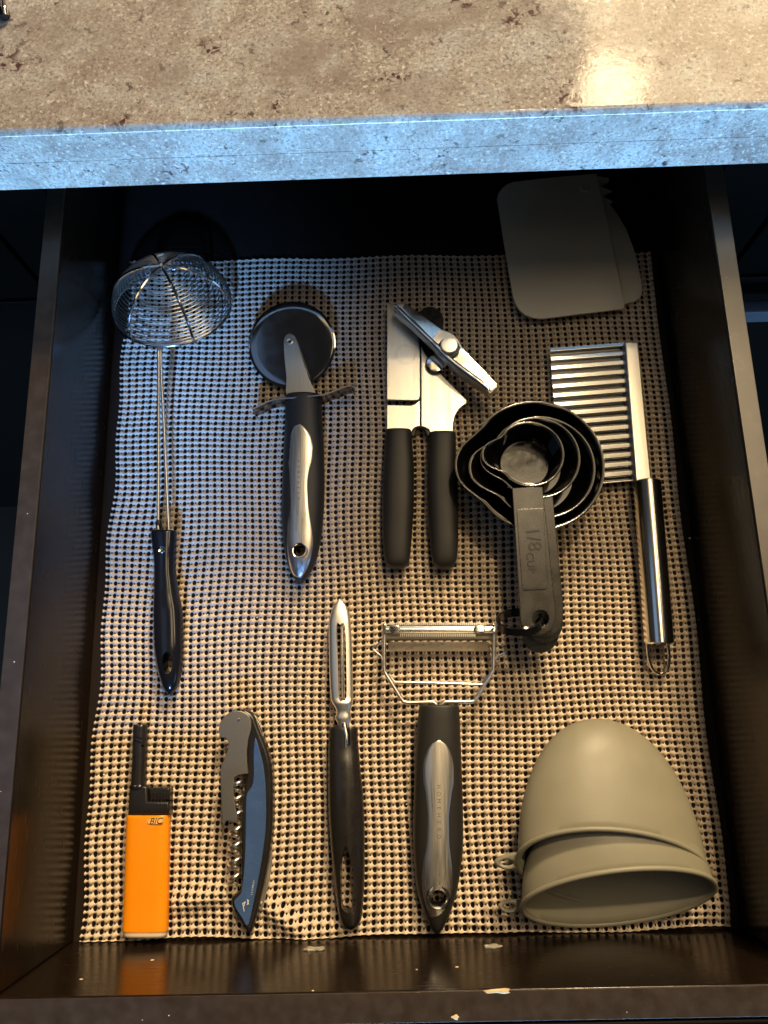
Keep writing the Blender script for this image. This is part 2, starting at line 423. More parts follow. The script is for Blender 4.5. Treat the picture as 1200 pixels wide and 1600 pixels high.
cb = thing('base_cabinet', 'dark brown cabinet front under the counter, round the open drawer', 'cabinet', (0, 0.6, -0.78))
link('stile', box_mesh(-0.275, -0.2235, 0.330, 0.350, -0.70, 0.1195, 0.001), M['cabinet'], cb)
link('stile', box_mesh(0.2185, 0.270, 0.330, 0.350, -0.70, 0.1195, 0.001), M['cabinet'], cb)
link('rail', box_mesh(-0.2230, 0.2180, 0.330, 0.350, -0.070, -0.025, 0.001), M['cabinet'], cb)
for x0, x1 in ((-0.222, -0.003), (0.000, 0.2175)):
    link('door', box_mesh(x0, x1, 0.3085, 0.3295, -0.70, -0.040, 0.002), M['cabinet'], cb)
for x0, x1 in ((-0.70, -0.2775), (0.2730, 0.72)):
    link('drawer_front', box_mesh(x0, x1, 0.3285, 0.3495, -0.052, 0.112, 0.002), M['cabinet'], cb)
    d = link('door', box_mesh(x0, x1, 0.3285, 0.3495, -0.70, -0.057, 0.002), M['cabinet'], cb)
link('back_panel', box_mesh(-0.70, 0.72, 0.86, 0.88, -0.70, 0.1195, 0), M['cabinet'], cb, smooth=False)
bar = link('bar_handle', box_mesh(0.235, 0.60, 0.300, 0.312, -0.080, -0.062, 0.002), mat('dark_bar', (0.05, 0.055, 0.07), 0.4), cb)
link('bar_post', box_mesh(0.50, 0.508, 0.3121, 0.3284, -0.076, -0.066, 0.001), M['steel'], bar)

# chrome wire leg standing on the counter
a = at(4, -40, 0.172); b_ = at(7, 22, 0.169)
rk = thing('wire_stand', 'bright chrome wire foot standing on the counter at its upper left corner', 'wire stand', (a.x, a.y, 0.1645))
link('wire', tube(crom([at(0, -90, 0.24), at(4, -20, 0.172), at(7, 14, 0.1685), at(9, 24, 0.1672)], 8, False), 0.0016, 10), M['chrome'], rk)
link('foot', lathe(at(8, 26, 0.1647), [(0, 0), (0.0030, 0), (0.0034, 0.0012), (0.0030, 0.0040), (0, 0.0046)], 20), M['gloss'], rk)

# ------------------------------------------------------------------ the drawer
dr = thing('kitchen_drawer', 'dark brown lacquered wooden drawer pulled open, holding kitchen tools', 'drawer', (0, 0.1, -0.012))
def edge_top(o):
    "dusty top face: a thin strip of the same board, lamp sheen put into its tone"
link('side_panel', box_mesh(XL - TS, XL, Y0 + 0.0003, Y1, -0.012, H, 0.0011, 3), M['lacquer'], dr)
link('side_panel', box_mesh(XR, XR + TS, Y0 + 0.0003, Y1, -0.012, H, 0.0011, 3), M['lacquer'], dr)
link('front_panel', box_mesh(XL - TS - 0.12, XR + TS + 0.12, Y0 - TF, Y0, -0.012, H + 0.0004, 0.0011, 3), M['lacquer'], dr)
link('back_panel', box_mesh(XL, XR, Y1 + 0.0002, Y1 + TS, -0.012, H - 0.004, 0.0011, 3), M['lacquer'], dr)
link('bottom_panel', box_mesh(XL, XR, Y0, Y1, -0.008, 0.0, 0), M['bottom'], dr, smooth=False)
link('drawer_face', box_mesh(XL - TS - 0.13, XR + TS + 0.13, Y0 - TF - 0.0195, Y0 - TF - 0.0003, -0.03, H + 0.0005, 0.002, 3), M['cabinet'], dr)
# dusty top edges; their lamp sheen is put into a paler lacquer
def sheen_strip(x0, x1, y0, y1, m='edge'):
    link('sheen_edge', box_mesh(x0, x1, y0, y1, H - 0.0005, H + 0.0007, 0.0004, 2), M[m], dr)
sheen_strip(XL - TS + 0.0006, XL - 0.0006, Y0 + 0.0009, Y1 - 0.001, 'rail_top')
sheen_strip(XR + 0.0006, XR + TS - 0.0006, Y0 + 0.0009, Y1 - 0.001)
sheen_strip(XL - TS - 0.119, XR + TS + 0.119, Y0 - TF + 0.0006, Y0 - 0.0006, 'rail_top')

def blob(name, px, py, n, Y, m, size):
    "small irregular lump stuck to the inner face of the front panel"
    d = ROT @ Vector(((px - 600) / FPX, -(py - 800) / FPX, -1)); t = Y / d.y; c = Vector((0, 0, CAM_Z)) + d * t
    bm = bmesh.new(); bmesh.ops.create_icosphere(bm, subdivisions=3, radius=1)
    rnd = random.Random(n)
    ph = [rnd.uniform(0, 6) for _ in range(6)]
    for v in bm.verts:
        k = 1 + 0.25 * math.sin(3 * v.co.x * 2 + ph[0]) * math.cos(4 * v.co.z + ph[1]) + 0.18 * math.sin(7 * v.co.x + ph[2]) 
        v.co = Vector((c.x + v.co.x * size[0] * k, c.y + v.co.y * size[1] * k, c.z + v.co.z * size[2] * k))
    me = bpy.data.meshes.new('m'); bm.to_mesh(me); bm.free()
    return link(name, me, m, dr)
blob('glue_drop', 492, 1483, 1, Y0 + 0.0004, M['glue'], (0.0066, 0.0012, 0.0022))
blob('glue_drop', 771, 1479, 2, Y0 + 0.0004, M['glue'], (0.0050, 0.0012, 0.0024))
for i, (px, py, s) in enumerate([(714, 1511, 0.0009), (489, 1548, 0.0007), (651, 1515, 0.0006), (127, 1530, 0.0011), (238, 1500, 0.0012)]):
    blob('paint_speck', px, py, 10 + i, Y0, M['pale'], (s, 0.0002, s * 0.7))
for i, (px, py, sx) in enumerate([(782, 1549, 0.0062), (712, 1589, 0.0022)]):
    p = at(px, py, H + 0.0006)
    bm = bmesh.new(); bmesh.ops.create_icosphere(bm, subdivisions=2, radius=1)
    for v in bm.verts:
        k = 1 + 0.35 * math.sin(5 * v.co.x + i) + 0.2 * math.sin(9 * v.co.y + 2 * i)
        v.co = Vector((p.x + v.co.x * sx * k, p.y + v.co.y * 0.0011 * k, p.z + v.co.z * 0.0005))
    me = bpy.data.meshes.new('m'); bm.to_mesh(me); bm.free(); link('wood_chip', me, M['raw'], dr)
for i in range(11):
    sx = random.choice((XL - TS / 2, XR + TS / 2)); p = Vector((sx + random.uniform(-0.0055, 0.0055), random.uniform(-0.12, 0.25), H + 0.0008))
    if i > 5: p = Vector((random.uniform(-0.2, 0.2), Y0 - TF / 2 + random.uniform(-0.006, 0.006), H + 0.0008))
    s = random.uniform(0.00015, 0.0004)
    bm = bmesh.new(); bmesh.ops.create_icosphere(bm, subdivisions=1, radius=s)
    for v in bm.verts: v.co = Vector((p.x + v.co.x * random.uniform(0.8, 1.5), p.y + v.co.y, p.z + v.co.z * 0.4))
    me = bpy.data.meshes.new('m'); bm.to_mesh(me); bm.free(); link('dust_speck', me, M['pale'], dr)

# ------------------------------------------------------------------ shelf liner: knitted foam with real holes
def liner():
    NX, NY = 73, 109; tx, ty = 8, 8
    # one cell: large hole at (.25,.5), small hole at (.75,.5), round bump at (.75, 0)
    gx = np.linspace(0, 1, tx + 1); gy = np.linspace(0, 1, ty + 1)
    cells = []; keep = np.ones((tx, ty), bool)
    big = (0.25, 0.5, 0.235, 0.385); small = (0.75, 0.5, 0.09, 0.16)
    cx, cy = (gx[:-1] + gx[1:]) / 2, (gy[:-1] + gy[1:]) / 2
    for i in range(tx):
        for j in range(ty):
            if ((cx[i] - big[0]) / (big[2] * 1.02)) ** 2 + ((cy[j] - big[1]) / (big[3] * 1.02)) ** 2 < 1: keep[i, j] = False
            if ((cx[i] - small[0]) / 0.13) ** 2 + ((cy[j] - small[1]) / 0.13) ** 2 < 1: keep[i, j] = False
    U, V = np.meshgrid(gx, gy, indexing='ij'); U = U.copy(); V = V.copy(); edge = np.zeros_like(U)
    for i in range(tx + 1):
        for j in range(ty + 1):
            around = [(a, b) for a in (i - 1, i) for b in (j - 1, j) if 0 <= a < tx and 0 <= b < ty]
            if any(not keep[a, b] for a, b in around):
                for hx, hy, rx, ry in (big, small):
                    dx, dy = U[i, j] - hx, V[i, j] - hy; q = math.hypot(dx / rx, dy / ry)
                    if 0 < q < 1.75 and abs(dx) < 0.29:
                        U[i, j], V[i, j] = hx + dx / q, hy + dy / q; edge[i, j] = 1; break
    # whole grid; cell borders are shared
    GX, GY = NX * tx + 1, NY * ty + 1
    I, J = np.meshgrid(np.arange(GX), np.arange(GY), indexing='ij')
    ci, cj = np.minimum(I // tx, NX - 1), np.minimum(J // ty, NY - 1); li, lj = I - ci * tx, J - cj * ty
    u, v = U[li, lj] + ci, V[li, lj] + cj; e = edge[li, lj]
    fu, fv = u % 1.0, v % 1.0
    du = np.abs(fu - 0.75); du = np.minimum(du, 1 - du); dv = np.minimum(fv, 1 - fv)
    bump = np.sqrt(np.clip(1 - (du / 0.31) ** 2 - (dv / 0.52) ** 2, 0, 1))
    ds = np.abs(fu - 0.25); strand = np.sqrt(np.clip(1 - (dv / 0.16) ** 2, 0, 1)) * 0.30
    amp = 0.85 + 0.3 * RNG.random((NX + 1, NY + 1)); amp = amp[np.minimum(np.round(u - 0.75).astype(int).clip(0), NX), np.round(v).astype(int).clip(0, NY)]
    z = 0.0009 + 0.0020 * np.maximum(bump * amp, strand) - 0.0004 * e
    # plan
    tl, tr, bl, br = Vector((-0.1935, 0.3240, 0)), Vector((0.1922, 0.3180, 0)), Vector((-0.1985, -0.1337, 0)), Vector((0.1920, -0.1337, 0))
    s, t = u / NX, v / NY
    X = (bl.x * (1 - s) + br.x * s) * (1 - t) + (tl.x * (1 - s) + tr.x * s) * t
    Y = (bl.y * (1 - s) + br.y * s) * (1 - t) + (tl.y * (1 - s) + tr.y * s) * t
    # stretch and drift of the soft sheet
    X += 0.0006 * np.sin(7 * Y * 6 + 3 * X * 9) * 0.8 + 0.0006 * np.sin(X * 31 + Y * 47)
    Y += 0.0007 * np.sin(X * 23 + 1.0) * (0.3 + t) * 0.6 + 0.0007 * np.sin(X * 60 + Y * 22)
    X += np.where(s < 0.12, 1, 0) * 0.0009 * np.sin(Y * 95) * (0.12 - s) / 0.12
    front = np.clip((-0.095 - Y) / 0.035, 0, 1)
    Y += 0.0016 * np.sin(X * 45 + 0.6) * (1 - np.clip((Y + 0.1337) / 0.05, 0, 1)) * np.where(t > 0.004, 1, 0.6)
    Y = np.maximum(Y, -0.1343)
    # gentle waves, a pucker along the front wall, lifted folds
    z += 0.0006 * (1 + np.sin(X * 26 + Y * 11)) * 0.5 + 0.0004 * (1 + np.sin(Y * 37 - X * 9)) * 0.5
    def fold(xa, ya, xb, yb, wid, h):
        dx, dy = xb - xa, yb - ya; L2 = dx * dx + dy * dy
        q = np.clip(((X - xa) * dx + (Y - ya) * dy) / L2, 0, 1)
        d = np.hypot(X - xa - q * dx, Y - ya - q * dy)
        return h * np.exp(-(d / wid) ** 2) * (np.sin(np.pi * np.clip(q, 0.04, 0.96)) ** 0.5)
    def P(px, py): p = at(px, py, 0.003); return p.x, p.y
    z += fold(*P(255, 1412), *P(372, 1392), 0.0055, 0.0062)
    z += fold(*P(405, 1400), *P(478, 1462), 0.0055, 0.0080)
    z += fold(*P(478, 1462), *P(560, 1440), 0.0060, 0.0045)
    z += fold(*P(720, 1425), *P(800, 1452), 0.0065, 0.0035)
    z += fold(*P(1030, 1432), *P(1140, 1415), 0.0065, 0.0035)
    z += 0.0016 * front * (0.5 + 0.5 * np.sin(X * 52 + 1.1))
    A = np.stack([X, Y, z], -1).reshape(-1, 3)
    K = np.tile(keep, (NX, NY))
    qi, qj = np.nonzero(K)
    def ix(i, j): return i * GY + j
    Q = np.stack([ix(qi, qj), ix(qi + 1, qj), ix(qi + 1, qj + 1), ix(qi, qj + 1)], -1)
    used = np.unique(Q); remap = np.full(len(A), -1); remap[used] = np.arange(len(used)); A = A[used]; Q = remap[Q]
    # a short skirt below the outer rows so the sheet has thickness at its border
    me = bpy.data.meshes.new('m'); me.vertices.add(len(A)); me.vertices.foreach_set('co', A.astype(np.float32).ravel())
    me.loops.add(Q.size); me.loops.foreach_set('vertex_index', Q.astype(np.int32).ravel())
    me.polygons.add(len(Q)); me.polygons.foreach_set('loop_start', np.arange(0, Q.size, 4, dtype=np.int32))
    me.update(calc_edges=True)
    o = link('drawer_liner', me, M['liner'], None, True, 0, origin=(0, 0.09, 0.0))
    tag(o, 'beige knitted non-slip foam liner with rows of holes covering the drawer bottom', 'drawer liner')
liner()
ZM = 0.0034           # top of the liner, where the tools rest

# ------------------------------------------------------------------ wire skimmer
def skimmer():
    c = at(270, 478, 0.016); Rr = (at(362, 478, 0.016) - c).length * 0.985
    t = thing('wire_skimmer', 'round wire skimmer lying dome up with black plastic handle', 'skimmer', (c.x, c.y, ZM))
    n = Vector((0.03, 0.36, 0.93)).normalized(); ex = (Vector((1, 0, 0)) - n * n.x).normalized(); ey = n.cross(ex)
    Hd = 0.0330
    def P(r, a): # r = 0 apex .. 1 rim
        ph = r * math.pi / 2
        return c + (ex * math.cos(a) + ey * math.sin(a)) * Rr * math.sin(ph) ** 0.95 + n * Hd * math.cos(ph)
    pts = []; turns = 21
    for i in range(turns * 40 + 1):
        q = i / (turns * 40); pts.append(P(0.06 + 0.92 * q, q * turns * 2 * math.pi))
    link('wire_coil', tube(pts, 0.00043, 6), M['wire'], t)
    link('rim_wire', tube([P(1, 2 * math.pi * k / 64) for k in range(64)], 0.0009, 8, True), M['chrome'], t)
    for a in (-2, -62, -124, 178, 118, 58):
        link('rib_wire', tube([P(0.02 + 0.98 * k / 20, R(a)) + n * 0.0009 for k in range(21)], 0.00105, 8), M['chrome'], t)
    g = P(1, R(-124)); h = P(1, R(-62))
    z1 = g.z
    link('neck_wire', tube(crom([g, at(228, 536, z1 * .97), at(241, 538, z1 * .95), at(247.4, 547, z1 * .93), at(247.6, 680, 0.016), at(247, 838, 0.0115)], 10, False), 0.00105, 10), M['wire'], t)
    link('neck_wire', tube(crom([h, at(295, 529, z1 * .97), at(262, 537, z1 * .95), at(251.4, 547, z1 * .93), at(257, 680, 0.016), at(264, 838, 0.0115)], 10, False), 0.00105, 10), M['wire'], t)
    gp = Grip([(830, 236.5, 275.5, 0.006, 0.0165), (833, 235.8, 276, 0.0055, 0.0172), (850, 237.5, 275.4, 0.005, 0.0170), (884, 241, 274.6, ZM, 0.0162), (920, 240.6, 278.5, ZM, 0.0165),
               (959, 239.6, 285.5, ZM, 0.0175), (1006, 240.6, 287.2, ZM, 0.0178), (1040, 245, 285.6, ZM, 0.0170), (1062, 250.5, 281.5, 0.004, 0.0155), (1076, 255.5, 276, 0.0055, 0.0135), (1085, 262, 268, 0.0085, 0.0105)], 2.2)
    ell = [Vector(at(264 + 8.0 * math.cos(2 * math.pi * k / 24), 1036 + 17.5 * math.sin(2 * math.pi * k / 24), 0.013)) for k in range(24)]
    hd = link('handle', cut(gp.mesh(), [prism(ell, -0.01, 0.03)]), M['gloss'], t)
    link('nub', lathe(at(248.5, 826, 0.010), [(0, 0), (0.0022, 0), (0.0020, 0.005), (0.0012, 0.0062), (0, 0.0064)], 14, (0, 0.9, 0.35)), M['satin'], hd)
    p = at(252.3, 859, 0.0172)
    link('rivet', lathe((p.x, p.y, 0.0162), [(0, 0), (0.0024, 0), (0.0024, 0.0009), (0.0019, 0.0013), (0.0013, 0.0009), (0, 0.0009)], 20), M['chrome'], hd)
skimmer()

# ------------------------------------------------------------------ pizza cutter
def ring(parent, px, py, rpx, wpx, z, m):
    c = at(px, py, z); r = (at(px + rpx, py, z) - c).length; w_ = wpx / rpx * r
    return link('hanging_ring', lathe((c.x, c.y, z), [(r - w_, -0.004), (r - w_, -0.0001), (r - w_ * .75, 0.0005), (r - w_ * .3, 0.0006), (r, 0.0), (r, -0.004)], 40, close=False), m, parent)

def spread_text(grip, body, px, y0, y1, size, parent, m, dz=0.00028):
    n = len(body)
    ms = []
    for i, ch in enumerate(body):
        y = y0 + (y1 - y0) * i / (n - 1); z = grip.top(px, y); p = at(px, y, z)
        me = text_mesh(ch, size, 0.0003); me.transform(Matrix.Translation((p.x, p.y, z + dz)) @ Matrix.Rotation(R(-90), 4, 'Z')); ms.append(me)
    return link('lettering', join(ms), m, parent, False)

def pizza():
    base = at(460, 700, ZM)
    t = thing('pizza_cutter', 'round pizza cutter with black rubber handle and steel inlay', 'pizza cutter', base)
    c = at(456, 538, 0.013); r = (at(524.5, 538, 0.013) - c).length
    link('wheel', lathe((c.x, c.y, 0.0125), [(0, -0.0006), (r - 0.002, -0.0006), (r, -0.0001), (r - 0.0018, 0.00055), (r - 0.0020, 0.0006), (r - 0.006, 0.0006), (0.012, 0.0006), (0, 0.0006)], 96, (-0.03, -0.19, 1)), M['mirror'], t)
    arm = poly([(443.5, 536), (446, 526), (452.5, 521.5), (460, 525), (464.5, 536), (473, 562), (483, 592), (493.5, 623), (450.5, 623), (447.5, 590), (444.5, 560)], 0.0155, 4)
    link('fork', plate([arm], 0.0150, 0.0163, 0.0003), M['fork'], t)
    link('fork', plate([[Vector((p.x, p.y, 0)) for p in arm]], 0.0088, 0.0100, 0.0003), M['brushed'], t)
    p = at(452.5, 533.5, 0.0165)
    link('axle_rivet', lathe((p.x, p.y, 0.0161), [(0.0009, 0.0002), (0.0011, 0.0007), (0.0018, 0.0010), (0.0025, 0.0007), (0.0028, 0)], 24), M['steel'], t)
    # curved finger guard, standing on edge
    top = crom([at(394, 640, 0.0205), at(409, 632, 0.0205), at(431, 624, 0.0205), at(465, 621, 0.0205), at(503, 617, 0.0205), at(522, 611, 0.0205), at(538, 604.5, 0.0205), at(549, 602.5, 0.0205), at(553, 606, 0.0205)], 8, False)
    V = []; F = []
    for i, q in enumerate(top):
        tt = (top[min(i + 1, len(top) - 1)] - top[max(i - 1, 0)]).normalized(); nn = Vector((-tt.y, tt.x, 0)) * 0.0005
        for s, z in ((1, 0.0205), (-1, 0.0205), (-1, 0.0075), (1, 0.0075)): V.append(Vector((q.x, q.y, z)) + nn * s)
    for i in range(len(top) - 1):
        for k in range(4): F.append((i * 4 + k, i * 4 + (k + 1) % 4, i * 4 + 4 + (k + 1) % 4, i * 4 + 4 + k))
    F += [(0, 1, 2, 3), tuple((len(top) - 1) * 4 + k for k in (3, 2, 1, 0))]
    fg = link('finger_guard', mesh_of(V, F), M['guard'], t)
    link('lip_highlight', tube([Vector((q.x, q.y, 0.0205)) for q in top], 0.00055, 8), M['wire'], fg)  # bright wire added as the highlight along the guard's top edge
    gp = Grip([(619, 447, 502, 0.005, 0.0205), (623, 446, 502.5, ZM, 0.0212), (660, 445.5, 504, ZM, 0.0215), (709, 443, 506.5, ZM, 0.0215), (757, 441, 507.5, ZM, 0.021), (806, 439.8, 505.5, ZM, 0.0205),
               (839, 442, 502, ZM, 0.020), (871, 447, 495.6, ZM, 0.0185), (890, 452.5, 488, 0.004, 0.016), (903, 459, 480, 0.005, 0.0135), (911.5, 467, 473, 0.0075, 0.0105)], 2.3, 36, 70)
    hole = cylinder(468.8, 860.5, 10.2, -0.01, 0.04)
    hd = link('handle', cut(gp.mesh(), [hole]), M['rubber'], t)
    R_ = [(668.7, 663), (677, 669.7), (685, 684), (489 - 0, 700), (487.6, 715), (482.5, 735), (480, 757.5), (481, 783.5), (483.4, 806), (487.5, 831), (489, 847), (486.6, 866), (480, 887.5), (470.5, 902.5)]
    R_[0:4] = [(469, 662.5), (477, 669.5), (484.5, 682), (488.5, 700)]
    L_ = [(468, 662.5), (459, 667), (452.5, 680), (447, 700), (448.4, 722), (451, 741), (451.7, 774), (450.9, 798), (447.6, 822.5), (446, 845), (447, 863), (451, 882.6), (459, 899), (467.5, 902.5)]
    il = gp.inlay(L_, R_)
    link('steel_inlay', cut(il, [cylinder(468.8, 860.5, 10.4, -0.01, 0.04)]), M['brushed'], hd)
    ring(hd, 468.8, 860.5, 12.4, 2.4, gp.top(468.8, 860.5) + 0.0004, M['chrome'])
    spread_text(gp, 'HOMEHERO', 466.5, 721, 779, 0.0022, hd, M['etch'], 0.0005)
pizza()

# ------------------------------------------------------------------ can opener
def opener():
    t = thing('can_opener', 'steel can opener with two black rubber grips and a turning key', 'can opener', at(660, 700, ZM))
    zA, zB = 0.0108, 0.0128
    left = poly([(604.5, 474), (612, 473), (630, 484), (652, 514), (656, 548), (656.3, 619), (654, 624.5), (649, 625.8), (604.5, 624.5)], zB)
    link('jaw_plate', plate([left], zA, zB, 0.0004), M['steel'], t)
    low = poly([(604.5, 632.5), (642, 633.5), (648, 631.5), (655, 625.5), (656.3, 626), (656.3, 665.5), (650, 667), (645, 670.5), (642.5, 677), (604.5, 674)], zB)
    link('shank_plate', plate([low], zA, zB, 0.0004), M['steel'], t)
    rp = poly([(658, 540), (664, 552), (690, 585), (729.5, 624.5), (728.5, 630), (722, 634), (716, 640), (711, 649), (708.5, 659), (707.5, 678), (672.5, 677), (670.5, 670.5), (664, 667), (658.3, 665.5)], zB)
    link('jaw_plate', plate([rp], zA - 0.0006, zB - 0.0006, 0.0004), M['steel'], t)
    link('under_jaw', plate([poly([(658, 484), (672, 478), (686, 484), (693, 498), (690, 520), (676, 560), (660, 600), (640, 560), (640, 500)], 0.009, 4)], 0.0068, 0.0084, 0.0004), M['satin'], t)
    c = at(634, 554, zB)
    link('pivot_rivet', lathe((c.x, c.y, zB - 0.0003), [(0, 0.00042), (0.0061, 0.00042), (0.0065, 0.0001), (0.0068, 0.0001), (0.0070, 0.00042), (0.0075, 0.00042), (0.0077, 0.0002)], 40), M['steel'], t)
    gl = Grip([(673.5, 602.5, 642.5, 0.005, 0.017), (676, 602, 643, 0.0042, 0.0178), (700, 600.5, 644.8, ZM, 0.0185), (735, 598.5, 647, ZM, 0.019), (780, 597, 647, ZM, 0.019), (825, 597, 644.6, ZM, 0.0185), (864, 599.3, 641.4, ZM, 0.0175), (880, 602.5, 638.5, 0.004, 0.0165), (887, 608, 632.5, 0.006, 0.0145), (889.5, 614, 625, 0.008, 0.012)], 2.8, 32, 50)
    gr = Grip([(677.5, 670.5, 712, 0.005, 0.017), (680, 670, 712.5, 0.0042, 0.0178), (705, 668.5, 712.5, ZM, 0.0185), (750, 667, 715, ZM, 0.019), (795, 668.5, 716, ZM, 0.019), (840, 671.5, 716, ZM, 0.0185), (868, 674, 714.5, ZM, 0.0175), (880, 676.5, 711.5, 0.004, 0.0165), (887, 682, 706, 0.006, 0.0145), (890, 689, 699, 0.008, 0.012)], 2.8, 32, 50)
    link('grip', gl.mesh(), M['rubber'], t); link('grip', gr.mesh(), M['rubber'], t)
    link('yoke', plate([poly([(641, 679), (645, 669), (652, 664), (661, 663), (669, 668), (673, 678), (668, 682), (663, 672), (657, 669), (650, 672), (647, 682)], 0.010, 3)], 0.0075, 0.0105, 0.0006), M['gloss'], t)
    # cutting wheel and serrated drive wheel below the key
    c = at(681, 566, 0.017)
    prof = [(0, 0.0), (0.0066, 0.0), (0.0072, 0.0008), (0.0060, 0.0022), (0.0030, 0.0026), (0, 0.0026)]
    link('cutting_wheel', lathe((c.x, c.y, 0.0136), prof, 40), M['chrome'], t)
    # turning key
    z0, z1 = 0.0185, 0.0285
    out = poly([(615, 481), (618, 474.5), (624, 472), (632, 472), (646, 481), (662, 492), (681, 507), (694, 513), (706, 517.5), (716, 527), (724, 541), (738, 556), (757, 576), (778, 599.5), (774, 607), (766.5, 614), (757, 606), (738, 593), (712, 574), (686, 547), (664, 526), (640, 503), (624, 490)], z1, 3)
    k = link('turning_key', plate([out], z0, z1 - 0.0018, 0.0010, 3), M['steel'], t)
    link('key_edge', tube(crom([at(618, 478.5, z1), at(633, 494, z1), at(657, 517, z1), at(680, 539, z1), at(702, 561, z1), at(726, 580, z1), at(752, 599, z1), at(764, 609, z1)], 8, False), [0.0014] * 4 + [0.0018] * 20 + [0.0020] * 24 + [0.0016] * 9, 12), M['chrome'], k)
    def wedge(pts, zz, dip):
        lp = poly(pts, z1); me = plate([lp], z1 - 0.0022, z1 - 0.0004, 0.0004)
        return link('key_wing', me, M['chrome'], k)
    wedge([(629, 480), (633, 472.5), (691, 514.5), (683, 521), (675.5, 530.5)], z1, 0.001)
    wedge([(719, 540), (724, 543.5), (776.5, 599.5), (768, 611), (712, 565), (716, 552)], z1, 0.001)
    c = at(702, 538.5, 0.0335); r = (at(715.5, 538.5, 0.0335) - c).length
    link('key_collar', lathe((c.x, c.y, z1 - 0.002), [(r * 1.30, 0), (r * 1.26, 0.0026), (r * 1.05, 0.0030), (0, 0.0030)], 40), M['satin'], k)
    link('key_rivet', lathe((c.x, c.y, z1 - 0.001), [(r, 0), (r, 0.0052), (r * 0.93, 0.0060), (r * .8, 0.0061), (0, 0.0061)], 40), M['brushed'], k)
opener()

# ------------------------------------------------------------------ nested measuring cups on a ring
def cup(label, cxp, cyp, rz, rmm, bz, br, hpts, he, hz, holepx, group, spout_deg=180, nose=0.0092):
    c = at(cxp, cyp, rz); t = thing('measuring_cup', label, 'measuring cup', (c.x, c.y, bz), group)
    N = 96; V = []; F = []
    def ringv(rad, z, off=0.0, f=1.0):
        q = (z - bz) / (rz - bz)
        row = []
        for k in range(N):
            a = 2 * math.pi * k / N; d = (a - R(spout_deg) + math.pi) % (2 * math.pi) - math.pi
            sp_ = math.exp(-(d / 0.40) ** 2.6 if d > 0 else -(-d / 0.40) ** 2.6) * nose * max(q, 0) ** 2.0 - 0.0006 * math.exp(-((abs(d) - 0.62) / 0.16) ** 2) * max(q, 0)
            row.append(Vector((c.x + (rad + sp_ + off) * math.cos(a), c.y + (rad + sp_ + off) * math.sin(a), z)))
        return row
    th = 0.0011; hh = rz - bz
    prof = [(br * 0.6, bz, 0), (br - 0.0015, bz, 0), (br, bz + 0.0015, 0)] + [(br + (rmm - br) * q ** 0.9, bz + hh * q, 0) for q in (0.3, 0.6, 0.85)] + \
           [(rmm, rz - 0.0022, 0), (rmm + 0.0011, rz - 0.0018, 0), (rmm + 0.0013, rz - 0.0008, 0), (rmm + 0.0009, rz - 0.0001, 0), (rmm + 0.0002, rz, 0), (rmm - th, rz - 0.0005, 0)] + \
           [(br + (rmm - br) * q ** 0.9 - th, bz + hh * q, 0) for q in (0.85, 0.6, 0.3)] + [(br - th, bz + 0.0035, 0), (br - th - 0.0012, bz + 0.0018, 0), (br * 0.9, bz + 0.0013, 0), (br * 0.5, bz + 0.0013, 0)]
    for r_, z_, o_ in prof: V += ringv(r_, z_, o_)
    n = len(prof)
    for i in range(n - 1):
        for k in range(N): F.append((i * N + k, i * N + (k + 1) % N, (i + 1) * N + (k + 1) % N, (i + 1) * N + k))
    F.append(tuple(range(N - 1, -1, -1))); F.append(tuple((n - 1) * N + k for k in range(N)))
    link('bowl', mesh_of(V, F), M['cup'], t, angle=50)
    # handle: flat bar from the rim to the ring, sloping
    out = [at(x, y, rz + (hz - rz) * min(1.0, max(0.0, (y - hpts[0][1]) / (holepx[1] - hpts[0][1])))) for x, y in hpts]; hole = [at(holepx[0] + holepx[2] * math.cos(2 * math.pi * k / 24), holepx[1] + holepx[2] * math.sin(2 * math.pi * k / 24), hz) for k in range(24)]
    hole = [Vector((p.x, p.y, 0)) for p in hole]
    me = plate([out, hole], -0.0018, 0.0, 0.0006, 2)
    p0, p1 = at(*hpts[0], rz), at(holepx[0], holepx[1], hz)
    slope(me, p0, p1, rz - 0.0002, hz)
    hd = link('handle', me, M['bar'], t)
    return t, hd, p0, p1
CUPS = 'nested black measuring cups'
def bar_pts(xl0, xr0, y0, xl1, xr1, y1, cx, cy, r):
    end = [(cx + r * math.cos(R(a)), cy + r * math.sin(R(a))) for a in range(0, 181, 15)]
    return [(xl0, y0), (xr0, y0 - 2)] + [(xr1, y1)] + end + [(xl1, y1 + 4)]
cA = cup('largest black measuring cup, outermost of the nested set', 838.5, 725, 0.0365, 0.0424, 0.0042, 0.0335,
         bar_pts(808, 857, 824, 817, 873, 960, 845, 991, 29), 0, 0.0260, (845, 985, 11), CUPS)
cB = cup('second largest black measuring cup, sitting just inside the outermost', 846, 728.5, 0.0385, 0.0332, 0.0160, 0.0270,
         bar_pts(812, 865, 808, 822, 880, 950, 851, 975, 29), 0, 0.0300, (847, 976, 11.5), CUPS, nose=0.0125)
cC = cup('third black measuring cup, between the smallest cup and the two larger ones', 839.5, 714, 0.0420, 0.0262, 0.0185, 0.0215,
         bar_pts(816, 864, 774, 822, 880.5, 945, 851, 966, 29), 0, 0.0338, (846, 971, 12), CUPS)
cD = cup('smallest black measuring cup on top with 1/8 CUP on its handle', 828, 708.5, 0.0450, 0.0206, 0.0215, 0.0180,
         bar_pts(800, 848, 762, 812, 868, 945, 840.5, 965, 28), 0, 0.0375, (845, 966.5, 12.5), CUPS)
t, hd, p0, p1 = cD
me = plate([poly([(808, 797), (847, 795), (848.5, 800), (857, 915), (855, 920), (819, 922.5), (816.5, 918), (806.5, 802)], 0.0415)], 0, 0.0007, 0.0003)
